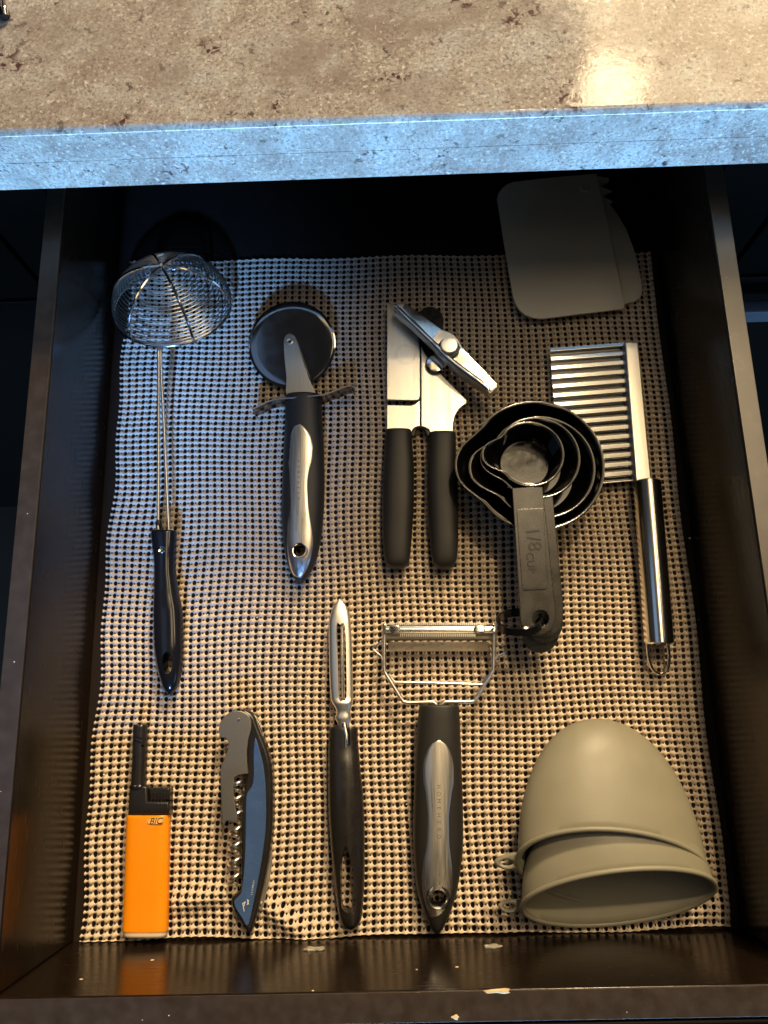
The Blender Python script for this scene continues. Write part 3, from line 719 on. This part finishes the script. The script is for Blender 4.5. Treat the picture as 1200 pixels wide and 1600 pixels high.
pan = link('label_panel', slope(me, p0, p1, 0.0450 - 0.0005, 0.0375 - 0.0003), M['bar'], hd)
def place_text(body, size, px, py, z, rot, parent, m, name='lettering', depth=0.0006, tilt=None, sp=1.0, shear=0.0):
    p = at(px, py, z); me = text_mesh(body, size, depth, sp, shear)
    me.transform(Matrix.Rotation(R(rot), 4, 'Z')); me.transform(Matrix.Translation((p.x, p.y, 0)))
    if tilt: slope(me, *tilt)
    else: me.transform(Matrix.Translation((0, 0, z)))
    return link(name, me, m, parent, False)
M['emboss'] = mat('embossed_plastic', (0.013, 0.011, 0.010), 0.36, spec=0.7)
place_text('1/8', 0.0120, 833, 842, 0.0420, -85, pan, M['emboss'], tilt=(p0, p1, 0.0450 + 0.0004, 0.0375 + 0.0006))
place_text('CUP', 0.0066, 829, 879, 0.0410, -85, pan, M['emboss'], tilt=(p0, p1, 0.0450 + 0.0004, 0.0375 + 0.0006))
place_text('30 mL', 0.0042, 836, 704, 0.0236, -15, t, M['emboss'], depth=0.0012) if False else None
# the ring through the handle ends
c = at(811, 972, 0.030)
rg = thing('key_ring', 'flat black plastic ring through the ends of the cup handles', 'ring', c)
def band_ring(c, r, width, thick, nrm, seg=56):
    nrm = Vector(nrm).normalized(); ex = nrm.orthogonal().normalized(); ey = nrm.cross(ex); V = []; F = []
    for k in range(seg):
        a = 2 * math.pi * k / seg; d = ex * math.cos(a) + ey * math.sin(a)
        for s, q in ((-1, 0), (-.8, 1), (.8, 1), (1, 0), (.8, -1), (-.8, -1)): V.append(c + d * (r + q * thick / 2) + nrm * s * width / 2)
    for k in range(seg):
        j = (k + 1) % seg
        for i in range(6): F.append((k * 6 + i, j * 6 + i, j * 6 + (i + 1) % 6, k * 6 + (i + 1) % 6))
    return mesh_of(V, F)
link('band', band_ring(Vector((c.x, c.y, 0.0310)), 0.0135, 0.0058, 0.0018, (-0.06, 0.84, 0.52)), M['gloss'], rg)

# ------------------------------------------------------------------ crinkle cutter
def crinkle():
    t = thing('crinkle_cutter', 'wavy steel crinkle cutter with a round steel handle', 'crinkle cutter', at(1000, 760, ZM))
    zc = 0.0085; n = 15.0; V = []; F = []; K = 24 * 15
    for i in range(K + 1):
        q = i / K; ph = (q * n + 0.12) % 1.0
        # flat crest, long face towards the handle end, short steep face back up
        def prof(p):
            p %= 1.0
            if p < 0.50: return 1.0
            if p < 0.86: return 1.0 - 2.0 * (p - 0.50) / 0.36
            return -1.0 + 2.0 * (p - 0.86) / 0.14
        tri = sum(prof(ph + d_) for d_ in (-0.04, -0.02, 0.0, 0.02, 0.04)) / 5
        yl, yr = 546 + (762 - 546) * q, 537.5 + (752 - 537.5) * q
        xl, xr = 859 + (874 - 859) * q, 980 + (997 - 980) * q
        z = zc + 0.0021 * tri
        for (x, y, dz) in ((xl, yl, 0), (xr, yr, 0.0008), (xr, yr, -0.0002), (xl, yl, -0.001)):
            p = at(x, y, zc); V.append(Vector((p.x, p.y, z + dz)))
    for i in range(K):
        for k in range(4): F.append((i * 4 + k, i * 4 + (k + 1) % 4, i * 4 + 4 + (k + 1) % 4, i * 4 + 4 + k))
    F += [(0, 1, 2, 3), tuple(K * 4 + k for k in (3, 2, 1, 0))]
    link('wavy_blade', mesh_of(V, F), M['crinkle'], t, angle=40)
    sp_ = poly([(976, 534.5), (997.5, 534.5), (1018.5, 752), (993, 752.5)], 0.0155)
    link('spine', plate([sp_], 0.0060, 0.0160, 0.0012, 3), M['steel'], t)
    a, b = at(1011, 752, 0.013), at(1030, 1007, 0.013); r = 0.0090
    ax = (b - a); L = ax.length
    link('tube_handle', lathe(a, [(0, 0), (r - 0.0008, 0), (r, 0.0008), (r * 1.03, L - 0.0008), (r - 0.0006, L), (r - 0.0016, L), (r - 0.0020, L - 0.002), (0, L - 0.002)], 48, ax), M['blade'], t)
    link('hanging_loop', tube(crom([at(1011, 1000, 0.0125), at(1012, 1010, 0.012), at(1014, 1030, 0.009), at(1020, 1046, 0.007), at(1031, 1052.5, 0.0062), at(1042, 1046, 0.007), at(1045.5, 1030, 0.009), at(1044, 1010, 0.012), at(1043, 1000, 0.0125)], 8, False), 0.0011, 10), M['chrome'], t)
crinkle()

# ------------------------------------------------------------------ two dough scrapers
def scrapers():
    G = 'grey plastic dough scrapers'
    s2 = [(846, 300), (925, 281), (935, 275), (952, 277.5), (951, 284), (938, 290.5), (957, 298), (942, 306.5), (958, 314.5), (953, 319), (966, 336), (979, 358), (990, 388), (997, 412), (1002, 438), (1004, 455), (1001.5, 463), (992, 471), (975, 475.5), (880, 486), (866, 470)]
    z = 0.0042
    o = link('dough_scraper', plate([poly(s2, z + 0.0018)], z, z + 0.0018, 0.0003), M['grey'], None, origin=at(930, 400, z))
    tag(o, 'grey plastic dough scraper with pointed teeth, half hidden under the other scraper', 'dough scraper', G)
    s1 = [(776.5, 310), (779, 301), (785, 293), (793, 287), (803, 283.5), (850, 278), (929, 270.5), (933, 271.5), (941, 308), (959, 393), (976.5, 476.5), (975.5, 480.5), (970, 483), (915, 489.5), (860, 496.5), (845, 498), (832, 496.5), (820, 491.5), (811, 484), (805, 474), (801, 461), (789, 390)]
    z = 0.0092
    t = thing('dough_scraper', 'plain grey plastic dough scraper with rounded corners, lying on top', 'dough scraper', at(870, 390, z), G)
    c = at(912.5, 297, z); r = 0.0026
    hole = [Vector((c.x + 0.0011 * math.cos(k), c.y + 0.0011 * math.sin(k), 0)) for k in np.linspace(0, 2 * math.pi, 16, endpoint=False)]
    link('blade', plate([poly(s1, z + 0.0018), hole], z, z + 0.0018, 0.0006), M['grey'], t)
    link('hanging_eyelet', lathe((c.x, c.y, z + 0.0016), [(0.0012, -0.0005), (0.0014, 0.0012), (0.0024, 0.0014), (0.0034, 0.0002)], 24, close=False), M['grey'], t)
scrapers()

# ------------------------------------------------------------------ swivel peeler
def peeler():
    t = thing('swivel_peeler', 'slim straight vegetable peeler with slotted steel blade and black handle', 'peeler', at(542, 1200, ZM))
    g = Grip([(936, 529.5, 531.5, 0.0098, 0.0106), (941, 525.5, 537, 0.0085, 0.0118), (949, 520.3, 542.3, 0.0088, 0.0130), (962, 515.8, 546.5, 0.0085, 0.0140), (975, 513.6, 548.3, 0.0085, 0.0142), (1040, 514.4, 551, 0.0085, 0.0142),
              (1092, 517, 552, 0.0085, 0.0142), (1097, 518.5, 551.6, 0.007, 0.0156), (1106, 523.5, 549, 0.0078, 0.0150), (1113, 526, 547.6, 0.0082, 0.0145), (1121, 523.2, 549, 0.0080, 0.0146), (1128, 526.5, 547, 0.0085, 0.0142), (1137, 529.5, 545, 0.009, 0.0136)], 2.6, 32, 90)
    slot = [at(x, y, 0.012) for x, y in crom_px([(526, 978), (532, 976.5), (539.5, 978.5), (541.5, 1040), (541.5, 1090), (536, 1094), (530, 1092), (528, 1040)], 3)]
    # hollow out the underside so that the blade is a shell round the slot
    bl = link('blade', cut(g.mesh(), [prism(slot, -0.01, 0.04)]), M['peel'], t)
    link('cutting_edge', tube([at(534.4, 979, 0.0085), at(536.5, 1091, 0.0085)], 0.0011, 10), M['chrome'], bl)
    link('tang', tube([at(537.5, 1130, 0.0125), at(541.5, 1150, 0.0135), at(542, 1170, 0.0135)], 0.0021, 12), M['chrome'], t)
    h = Grip([(1136, 514.5, 559, 0.005, 0.0145), (1139, 514, 559.2, ZM, 0.0152), (1153, 513.4, 559.4, ZM, 0.0156), (1168, 513, 560.5, ZM, 0.0160), (1196, 513, 563, ZM, 0.0178), (1251, 513.2, 568.4, ZM, 0.0188), (1317, 516.6, 570.2, ZM, 0.0182),
              (1360, 520.5, 570, ZM, 0.0172), (1404, 525.3, 568.2, ZM, 0.0160), (1430, 529.3, 566, ZM, 0.0150), (1442, 533.5, 562, 0.0045, 0.0138), (1449, 540, 556, 0.006, 0.012), (1452, 546, 551, 0.0075, 0.0105)], 2.3, 36, 70)
    hole = [at(x, y, 0.011) for x, y in crom_px([(541, 1318), (547, 1334), (552.5, 1360), (555, 1395), (555, 1411), (551.5, 1420), (544.6, 1424), (537.5, 1420), (534, 1411), (533, 1380), (533.5, 1349)], 4)]
    groove = [at(x, y, 0.014) for x, y in [(537, 1125), (546.5, 1125), (547.5, 1164), (543, 1169), (538.5, 1165)]]
    link('handle', cut(h.mesh(), [prism(hole, -0.01, 0.04), prism(groove, 0.0125, 0.03)]), M['satin'], t)
def crom_px(pts, n): return [(p.x, p.y) for p in crom([Vector((x, y, 0)) for x, y in pts], n)]
peeler()

# ------------------------------------------------------------------ wide julienne peeler
def julienne():
    t = thing('julienne_peeler', 'wide peeler with toothed blade in a bent wire frame, black handle with steel inlay', 'peeler', at(685, 1250, ZM))
    zf = 0.0125
    frame = crom([at(601, 977, zf), at(600.3, 1010, zf), at(600.3, 1044, zf), at(603, 1053, zf), at(613, 1069, zf), at(628, 1093, zf), at(634, 1097.4, zf), at(650, 1097.6, zf), at(674, 1096.8, zf), at(679, 1098.5, zf), at(682, 1103, zf), at(682, 1118, zf)], 6, False)
    link('frame_wire', tube(frame, 0.00130, 10), M['wire'], t)
    frame = crom([at(771.5, 977, zf), at(771.5, 1010, zf), at(770.8, 1044, zf), at(768, 1052, zf), at(756, 1071, zf), at(744, 1091, zf), at(738.5, 1096, zf), at(720, 1096.6, zf), at(697, 1096.6, zf), at(692, 1098.5, zf), at(689, 1103, zf), at(689, 1118, zf)], 6, False)
    link('frame_wire', tube(frame, 0.00130, 10), M['wire'], t)
    zz = zf
    link('cross_wire', tube(crom([at(607.5, 1053, zz), at(611.5, 1059.5, zz), at(616, 1065, zz), at(622, 1066, zz), at(690, 1067.5, zz), at(748, 1069.3, zz), at(753, 1068.5, zz), at(757, 1062.5, zz), at(761, 1055.5, zz)], 6, False), 0.0009, 8), M['wire'], t)
    link('spring_wire', tube(crom([at(598.5, 1000, zf), at(596, 1003, zf), at(586, 1009, zf), at(582, 1013, zf), at(586, 1017.5, zf), at(594, 1024, zf), at(596.5, 1029, zf), at(597, 1040, zf)], 6, False), 0.00055, 6), M['wire'], t)
    link('spring_wire', tube(crom([at(773, 1000, zf), at(776, 1005, zf), at(785, 1010, zf), at(789, 1015, zf), at(788, 1020, zf), at(778, 1025, zf), at(774.5, 1030, zf), at(773.5, 1040, zf)], 6, False), 0.00055, 6), M['wire'], t)
    # blade carrier: a bent steel sheet with a comb of teeth on both lips
    def sheet(rows, x0, x1, th=0.0005, k=2):
        V = []; F = []; n = len(rows)
        for s in range(k + 1):
            for (dy, y, z) in rows:
                x = x0 + (x1 - x0) * s / k; p = at(x, y, z); V.append(p)
            for (dy, y, z) in rows:
                x = x0 + (x1 - x0) * s / k; p = at(x, y, z); V.append(Vector((p.x, p.y, z - th)))
        m = 2 * n
        for s in range(k):
            a, b = s * m, (s + 1) * m
            for i in range(n - 1):
                F.append((a + i, a + i + 1, b + i + 1, b + i)); F.append((a + n + i, b + n + i, b + n + i + 1, a + n + i + 1))
            F.append((a, b, b + n, a + n)); F.append((a + n - 1, a + 2 * n - 1, b + 2 * n - 1, b + n - 1))
        for a in (0, k * m):
            for i in range(n - 1): F.append((a + i, a + n + i, a + n + i + 1, a + i + 1))
        return mesh_of(V, F)
    car = link('blade_carrier', sheet([(0, 975.5, 0.0128), (0, 977, 0.0150), (0, 980, 0.0158), (0, 985, 0.0160), (0, 989, 0.0158), (0, 991, 0.0150)], 603, 770), M['blade'], t)
    link('blade_carrier', sheet([(0, 989.5, 0.0128), (0, 994, 0.0140), (0, 998, 0.0138), (0, 1001, 0.0120)], 603.5, 769.5), M['dull'], t)
    link('cutting_blade', sheet([(0, 1002.5, 0.0150), (0, 1005, 0.0140), (0, 1012, 0.0118), (0, 1017.5, 0.0098)], 606.5, 763.5), M['brushed'], t)
    def comb(y, z, dy, x0, x1, n):
        ms = []
        for i in range(n):
            x = x0 + (x1 - x0) * i / (n - 1); a = at(x, y, z); b = at(x, y + dy, z)
            s = (at(x + 0.8, y, z) - a)
            V = [a - s, a + s, b + s * 0.5, b - s * 0.5]; V += [v - Vector((0, 0, 0.0008)) for v in V]
            ms.append(mesh_of(V, [(0, 1, 2, 3), (7, 6, 5, 4), (0, 4, 5, 1), (1, 5, 6, 2), (2, 6, 7, 3), (3, 7, 4, 0)]))
        return join(ms)
    o = link('comb_teeth', comb(977, 0.0146, -4.5, 613, 758, 46), M['wire'], car, False); o['kind'] = 'stuff'
    o = link('comb_teeth', comb(990.8, 0.0156, 4.5, 626, 742, 40), M['wire'], car, False); o['kind'] = 'stuff'
    for x in (617.5, 750):
        link('clip', plate([poly([(x - 8, 977), (x + 6, 977), (x + 8, 984), (x + 6, 989), (x - 8, 989)], 0.0172, 3)], 0.0156, 0.0176, 0.0008, 2), M['chrome'], car)
    for x in (601.3, 771):
        link('pivot_ear', plate([poly([(x - 4, 976), (x + 2, 974), (x + 4.5, 981), (x + 3, 990), (x - 3, 990)], 0.0150, 3)], 0.0118, 0.0152, 0.0008, 2), M['chrome'], t)
    gp = Grip([(1101, 656.5, 715.5, 0.0055, 0.019), (1104, 655, 717, 0.0045, 0.0202), (1130, 652.5, 718.7, ZM, 0.0208), (1161, 650, 720, ZM, 0.0212), (1200, 648, 721.6, ZM, 0.0214), (1260, 646.2, 723.4, ZM, 0.0212), (1310, 645.4, 724, ZM, 0.0208),
               (1351, 647.3, 720.8, ZM, 0.0202), (1390, 651.5, 714.6, ZM, 0.0192), (1420, 659.5, 705.8, ZM, 0.0178), (1440, 668, 697.5, 0.004, 0.0155), (1453, 675.5, 690, 0.0055, 0.013), (1458.5, 681, 685, 0.0075, 0.0105)], 2.3, 40, 80)
    hd = link('handle', cut(gp.mesh(), [cylinder(684.6, 1402, 13, -0.01, 0.04)]), M['rubber'], t)
    R_ = [(687, 1156.5), (696.5, 1163), (704, 1177), (709.3, 1200), (709.5, 1216), (705, 1244), (701.3, 1280), (701.7, 1315), (706, 1346), (709.6, 1375), (707, 1406), (699, 1432), (687, 1455)]
    L_ = [(685, 1156.5), (674, 1163), (666, 1177), (660.5, 1200), (661, 1216), (665.4, 1244), (668, 1280), (667, 1315), (661, 1351), (659, 1375), (662, 1406), (671.5, 1436), (683, 1455)]
    link('steel_inlay', cut(gp.inlay(L_, R_), [cylinder(684.6, 1402, 13.2, -0.01, 0.04)]), M['brushed'], hd)
    ring(hd, 684.6, 1402, 18.5, 5.4, gp.top(684.6, 1402) + 0.0004, M['chrome'])
    spread_text(gp, 'HOMEHERO', 685.5, 1229, 1307, 0.0031, hd, M['etch'], 0.0005)
julienne()

# ------------------------------------------------------------------ corkscrew
def corkscrew():
    t = thing('corkscrew', 'folding waiter corkscrew with matt steel lever and slate blue inlaid handle', 'corkscrew', at(390, 1280, ZM))
    body = crom_px([(378, 1110), (390, 1112.5), (398, 1120), (402, 1131), (408, 1147), (417.8, 1172), (424, 1197), (425.8, 1228), (425.8, 1285), (422.5, 1323), (414.5, 1371.6), (404, 1417.6), (393.8, 1453), (390, 1457), (385.5, 1455.5), (372.5, 1437), (363, 1418), (361, 1405), (365, 1399.5), (372.5, 1394), (376, 1384), (376, 1330), (377, 1270), (383, 1215), (384, 1150)], 4)
    link('handle', plate([[at(x, y, 0.0145) for x, y in body]], ZM, 0.0150, 0.0022, 4), M['satin'], t)
    inl = crom_px([(399, 1153), (407, 1177.5), (412.3, 1202.5), (415.4, 1240), (415.2, 1290), (410.6, 1332), (404, 1371.6), (397.3, 1404.5), (387.5, 1446), (378, 1434.5), (368.8, 1420), (365.8, 1408.5), (372.5, 1401), (378, 1389), (382.4, 1339), (383.6, 1290), (384.4, 1252), (386.5, 1239), (394, 1227), (396.2, 1209), (396, 1177.5)], 4)
    il = link('blue_inlay', plate([[at(x, y, 0.0155) for x, y in inl]], 0.0146, 0.0157, 0.0005, 2), M['slate'], t)
    lever = [(347.5, 1296.5), (347, 1281), (345.6, 1252), (344, 1203), (346, 1194), (350, 1187), (355.8, 1171), (357.3, 1160), (352.5, 1153), (343, 1152), (342, 1138), (344, 1128), (352, 1118), (360, 1112.3), (369, 1110), (380, 1112), (388.5, 1117.5), (392.5, 1126), (392.3, 1139), (388, 1155), (385.6, 1175), (386, 1190), (388.3, 1208.5), (372, 1211.5), (366.5, 1215), (365, 1226), (365.2, 1240), (368, 1262), (371, 1276), (370.4, 1284), (366, 1286), (360, 1283), (354, 1282.5), (351, 1287)]
    lv = link('lever', plate([poly(lever, 0.0180)], 0.0162, 0.0182, 0.0004, 2), M['dull'], t)
    link('lever', plate([poly([(392, 1113), (401, 1120), (407, 1133), (412, 1150), (404, 1150), (396, 1132), (388, 1119)], 0.0120)], 0.0105, 0.0125, 0.0004, 2), M['chrome'], t)
    c = at(372.5, 1124.5, 0.0184)
    link('pivot_pin', lathe((c.x, c.y, 0.0180), [(0, 0.0007), (0.0008, 0.0006), (0.0012, 0.0)], 18), M['chrome'], lv)
    a, b = at(371, 1218, 0.0112), at(366, 1388, 0.0098); ax = (b - a).normalized(); ex = Vector((0, 0, 1)).cross(ax).normalized(); ey = ax.cross(ex); L = (b - a).length
    pts = []; turns = 7; rr = []
    for i in range(turns * 24 + 1):
        q = i / (turns * 24); ang = q * turns * 2 * math.pi
        pts.append(a + ax * L * q + (ex * math.cos(ang) + ey * math.sin(ang)) * 0.0032); rr.append(0.00145 * (1 if q < 0.9 else max(0.12, (1 - q) / 0.1)))
    link('screw_worm', tube(pts, rr, 10), M['wire'], t)
    kn = crom_px([(423.5, 1303), (425.5, 1338), (422, 1370), (417, 1392), (411, 1418), (407, 1419), (411, 1380), (417, 1330)], 3)
    link('foil_knife', plate([[at(x, y, 0.0075) for x, y in kn]], 0.0060, 0.0078, 0.0003), M['steel'], t)
    ms = []
    rnd = random.Random(4)
    for i in range(9):
        x, y = 396.5 - i * 0.42, 1376 + i * 2.7
        p = at(x, y, 0.0158); me = text_mesh(rnd.choice('liIo'), 0.0016, 0.0002); me.transform(Matrix.Translation((p.x, p.y, 0.01575)) @ Matrix.Rotation(R(-97), 4, 'Z')); ms.append(me)
    for (x0, y0, x1, y1) in ((379, 1411, 381.5, 1424), (382.5, 1409, 381.5, 1416), (386, 1405, 388.5, 1413), (388.8, 1406, 386, 1414), (379.5, 1412, 384, 1409)):
        ms.append(tube([at(x0, y0, 0.01575), at(x1, y1, 0.01575)], 0.00022, 5))
    link('printed_marks', join(ms), M['white'], il, False)
corkscrew()

# ------------------------------------------------------------------ lighter
def lighter():
    t = thing('lighter', 'bright orange utility lighter with black head and short black wand', 'lighter', at(230, 1380, ZM))
    g = Grip([(1272.5, 199.6, 265.4, ZM, 0.0142), (1276, 199.3, 265.6, ZM, 0.0146), (1320, 197.8, 265.0, ZM, 0.0148), (1400, 195.2, 263.6, ZM, 0.0148), (1449, 193.3, 262.5, ZM, 0.0148), (1453, 193.2, 262.3, ZM, 0.0147)], 3.6, 40, 40)
    link('body', g.mesh(), M['orange'], t)
    g2 = Grip([(1453.2, 194.2, 261.4, ZM, 0.0144), (1460, 195.0, 260.4, ZM, 0.0141), (1463, 196.5, 258.8, 0.0045, 0.0128)], 3.4, 40, 8)
    link('base_cap', g2.mesh(), M['pale'], t)
    hd = link('head', join([plate([poly([(202.5, 1231), (206, 1228), (228, 1227.5), (231, 1231), (231.5, 1252), (265.3, 1252), (265.2, 1272), (200.2, 1273)], 0.0125)], 0.0040, 0.0138, 0.0015, 3)]), M['satin'], t)
    link('trigger', plate([poly([(232.2, 1233), (236, 1231), (262, 1230.5), (265.8, 1232.5), (265.2, 1251), (232.6, 1251)], 0.0125, 1)], 0.0046, 0.0124, 0.0012, 3), M['satin'], t)
    for i in range(5):
        x = 236.5 + i * 5.0
        link('trigger_rib', box_at(x - 1.2, x + 1.2, 1238, 1256, 0.0120, 0.0134), M['satin'], t)
    g3 = Grip([(1132, 210, 229.5, 0.0050, 0.0135), (1134, 209, 230.3, 0.0046, 0.0140), (1180, 207.6, 229.2, 0.0046, 0.0140), (1229.5, 205, 228, 0.0045, 0.0140)], 2.6, 28, 24)
    cutters = [cylinder(218.3, 1166, 2.0, 0.006, 0.03), ]
    for y in (1149, 1156): cutters.append(prism([at(x, yy, 0.013) for x, yy in [(211, y), (222, y + 4), (222, y + 6.5), (211, y + 2.5)]], 0.0128, 0.03))
    cutters.append(prism([at(x, yy, 0.013) for x, yy in [(214, 1129), (225, 1129), (225, 1133.6), (214, 1133.6)]], 0.007, 0.0115))
    link('wand', cut(g3.mesh(), cutters), M['satin'], t)
    link('wand_collar', Grip([(1226, 203.5, 229.2, 0.0042, 0.0144), (1228, 203.2, 229.5, ZM, 0.0148), (1231, 202.8, 229.6, ZM, 0.0148)], 2.6, 24, 8).mesh(), M['gloss'], t)
    # printed maker mark: oval, letters
    zt = 0.0149
    def oval(px, py, rx, ry, wd, lean=1.5):
        o1 = []; 
        for k in range(40):
            a = 2 * math.pi * k / 40; c_, s_ = math.cos(a), math.sin(a)
            x = px + rx * math.copysign(abs(c_) ** 0.7, c_) - lean * math.copysign(abs(s_) ** .7, s_); y = py + ry * math.copysign(abs(s_) ** 0.7, s_)
            p = at(x, y, zt); p.z = zt + 0.00008; o1.append(p)
        return tube(o1, wd, 5, True)
    bd = [at(242.5 + 13.2 * math.copysign(abs(math.cos(k)) ** 0.7, math.cos(k)) - 1.5 * math.sin(k), 1283 + 5.4 * math.copysign(abs(math.sin(k)) ** 0.7, math.sin(k)), zt) for k in np.linspace(0, 2 * math.pi, 40, endpoint=False)]
    link('logo_ground', plate([bd], zt - 0.0002, zt + 0.00005, 0.00002, 0), M['logo'], t, False)
    lg = link('logo', oval(242.8, 1283, 12.2, 4.9, 0.00010), M['ink'], t, False)
    place_text('BIC', 0.0052, 243, 1283.2, zt + 0.0001, 1.6, lg, M['ink'], depth=0.0002, shear=0.3, sp=1.0)
    bpy.data.objects['lettering'] if False else None
def box_at(x0, x1, y0, y1, z0, z1):
    return plate([[at(x0, y0, z1), at(x1, y0, z1), at(x1, y1, z1), at(x0, y1, z1)]], z0, z1, 0.0004, 2)
lighter()

# ------------------------------------------------------------------ two silicone cups, one inside the other
def silicone(label, apex, left, right, topc, botc, tab, group, taper):
    "half-egg of soft silicone lying on its side; rim given by its left, right, upper and lower points"
    Lp, Rp, Tp, Bp = left, right, topc, botc
    C = (Lp + Rp) / 2; U = (Rp - Lp) / 2; Wc = (Tp + Bp) / 2; Vv = (Tp - Bp) / 2
    C = Vector((C.x, (C.y + Wc.y) / 2, Wc.z)); U = Vector((U.x, U.y, 0))
    t = thing('silicone_cup', label, 'silicone cup', (C.x, C.y, ZM), group)
    N, K = 80, 26; th = 0.0016
    def surf(q, a, off=0.0):   # q 0 apex .. 1 rim
        r = math.sin(q * math.pi / 2) ** taper; d = 1 - (1 - math.cos(q * math.pi / 2)) 
        c_, s_ = math.cos(a), math.sin(a)
        ax = C + (apex - C) * d
        du = U * c_ * (1 - off / U.length) + Vv * s_ * (1 - off / max(Vv.length, 1e-6))
        p = ax + du * r
        if off: p = p + (C - apex).normalized() * off * (1 - q)
        p.z = max(p.z, ZM + 0.0004 + off * 0.5)
        return p
    V = []; F = []
    rows = [(0.03 + 0.97 * i / K, 0.0) for i in range(K + 1)] + [(1 - 0.97 * i / K, th) for i in range(K + 1)]
    for q, off in rows:
        for k in range(N): V.append(surf(q, 2 * math.pi * k / N, off))
    n = len(rows)
    for i in range(n - 1):
        for k in range(N): F.append((i * N + k, i * N + (k + 1) % N, (i + 1) * N + (k + 1) % N, (i + 1) * N + k))
    V.append(surf(0, 0, 0)); V.append(surf(0, 0, th))
    for k in range(N): F.append((k, (k + 1) % N, len(V) - 2)); F.append(((n - 1) * N + k, (n - 1) * N + (k + 1) % N, len(V) - 1))
    link('shell', mesh_of(V, F), M['silicone'], t, angle=60)
    rim = []
    for k in range(N):
        a = 2 * math.pi * k / N; p = surf(1, a); d = (p - C).normalized(); rim.append(p + d * 0.0004)
    for p in rim: p.z = max(p.z, ZM + 0.0019)
    link('rim', tube(rim, 0.00150, 10, True), M['silicone'], t)
    out, (hx, hy, rx, ry), z, zt = tab
    lp = poly(out, z, 3); hole = [at(hx + rx * math.cos(k), hy + ry * math.sin(k), z) for k in np.linspace(0, 2 * math.pi, 24, endpoint=False)]
    me = plate([lp, hole], -0.0017, 0.0017, 0.0015, 4)
    link('hanging_tab', slope(me, lp[0], at(hx - rx, hy, z), z, zt), M['silicone'], t)
GS = 'nested grey silicone cups'
silicone('grey silicone cup on the outside, its domed end at the back', at(938, 1135, 0.0140), at(809, 1335, 0.030), at(1105, 1353, 0.030), at(952, 1311, 0.0555), at(958, 1428, 0.0050), ([(814, 1332), (803, 1332), (790, 1336), (778, 1342), (773, 1349), (778, 1356), (790, 1360), (806, 1358), (815, 1350)], (793, 1349, 9.5, 4.5), 0.029, 0.026), GS, 0.90)
silicone('grey silicone cup pushed inside the other, its open mouth facing the drawer front', at(934, 1218, 0.0255), at(816, 1409, 0.027), at(1110, 1388, 0.027), at(990, 1361, 0.0548), at(948, 1446, 0.0062), ([(822, 1402), (808, 1405), (794, 1406), (783, 1411), (779, 1417), (784, 1424), (797, 1427), (812, 1426), (824, 1422)], (796, 1417, 9.5, 4.2), 0.017, 0.015), GS, 1.5)

# ------------------------------------------------------------------ crumbs on the liner
ms = []; rnd = random.Random(11)
spots = [(674.5, 1058, 674.5, 1083), (699, 1031, 701.5, 1039), (188, 1414, 196, 1411), (287, 1158, 288, 1165), (795, 1218, 796, 1214), (1046, 1140, 1050, 1150)]
for x0, y0, x1, y1 in spots: ms.append(tube([at(x0, y0, 0.0040), at((x0 + x1) / 2 + 0.8, (y0 + y1) / 2, 0.0043), at(x1, y1, 0.0040)], 0.00030, 5))
for i in range(70):
    cx_, cy_ = rnd.uniform(150, 1110), rnd.uniform(650, 1450)
    if cx_ > 760 and cy_ > 1120: cy_ -= 330
    p = at(cx_, cy_, 0.0036); s = rnd.uniform(0.0002, 0.0006)
    bm = bmesh.new(); bmesh.ops.create_icosphere(bm, subdivisions=1, radius=s)
    for v in bm.verts: v.co = Vector((p.x + v.co.x * rnd.uniform(0.7, 2.0), p.y + v.co.y * rnd.uniform(0.7, 1.6), p.z + v.co.z))
    me = bpy.data.meshes.new('m'); bm.to_mesh(me); bm.free(); ms.append(me)
o = link('crumbs', join(ms), M['crumb'], None, False); tag(o, 'tiny pale crumbs and fibres scattered on the beige liner', 'crumbs', kind='stuff')
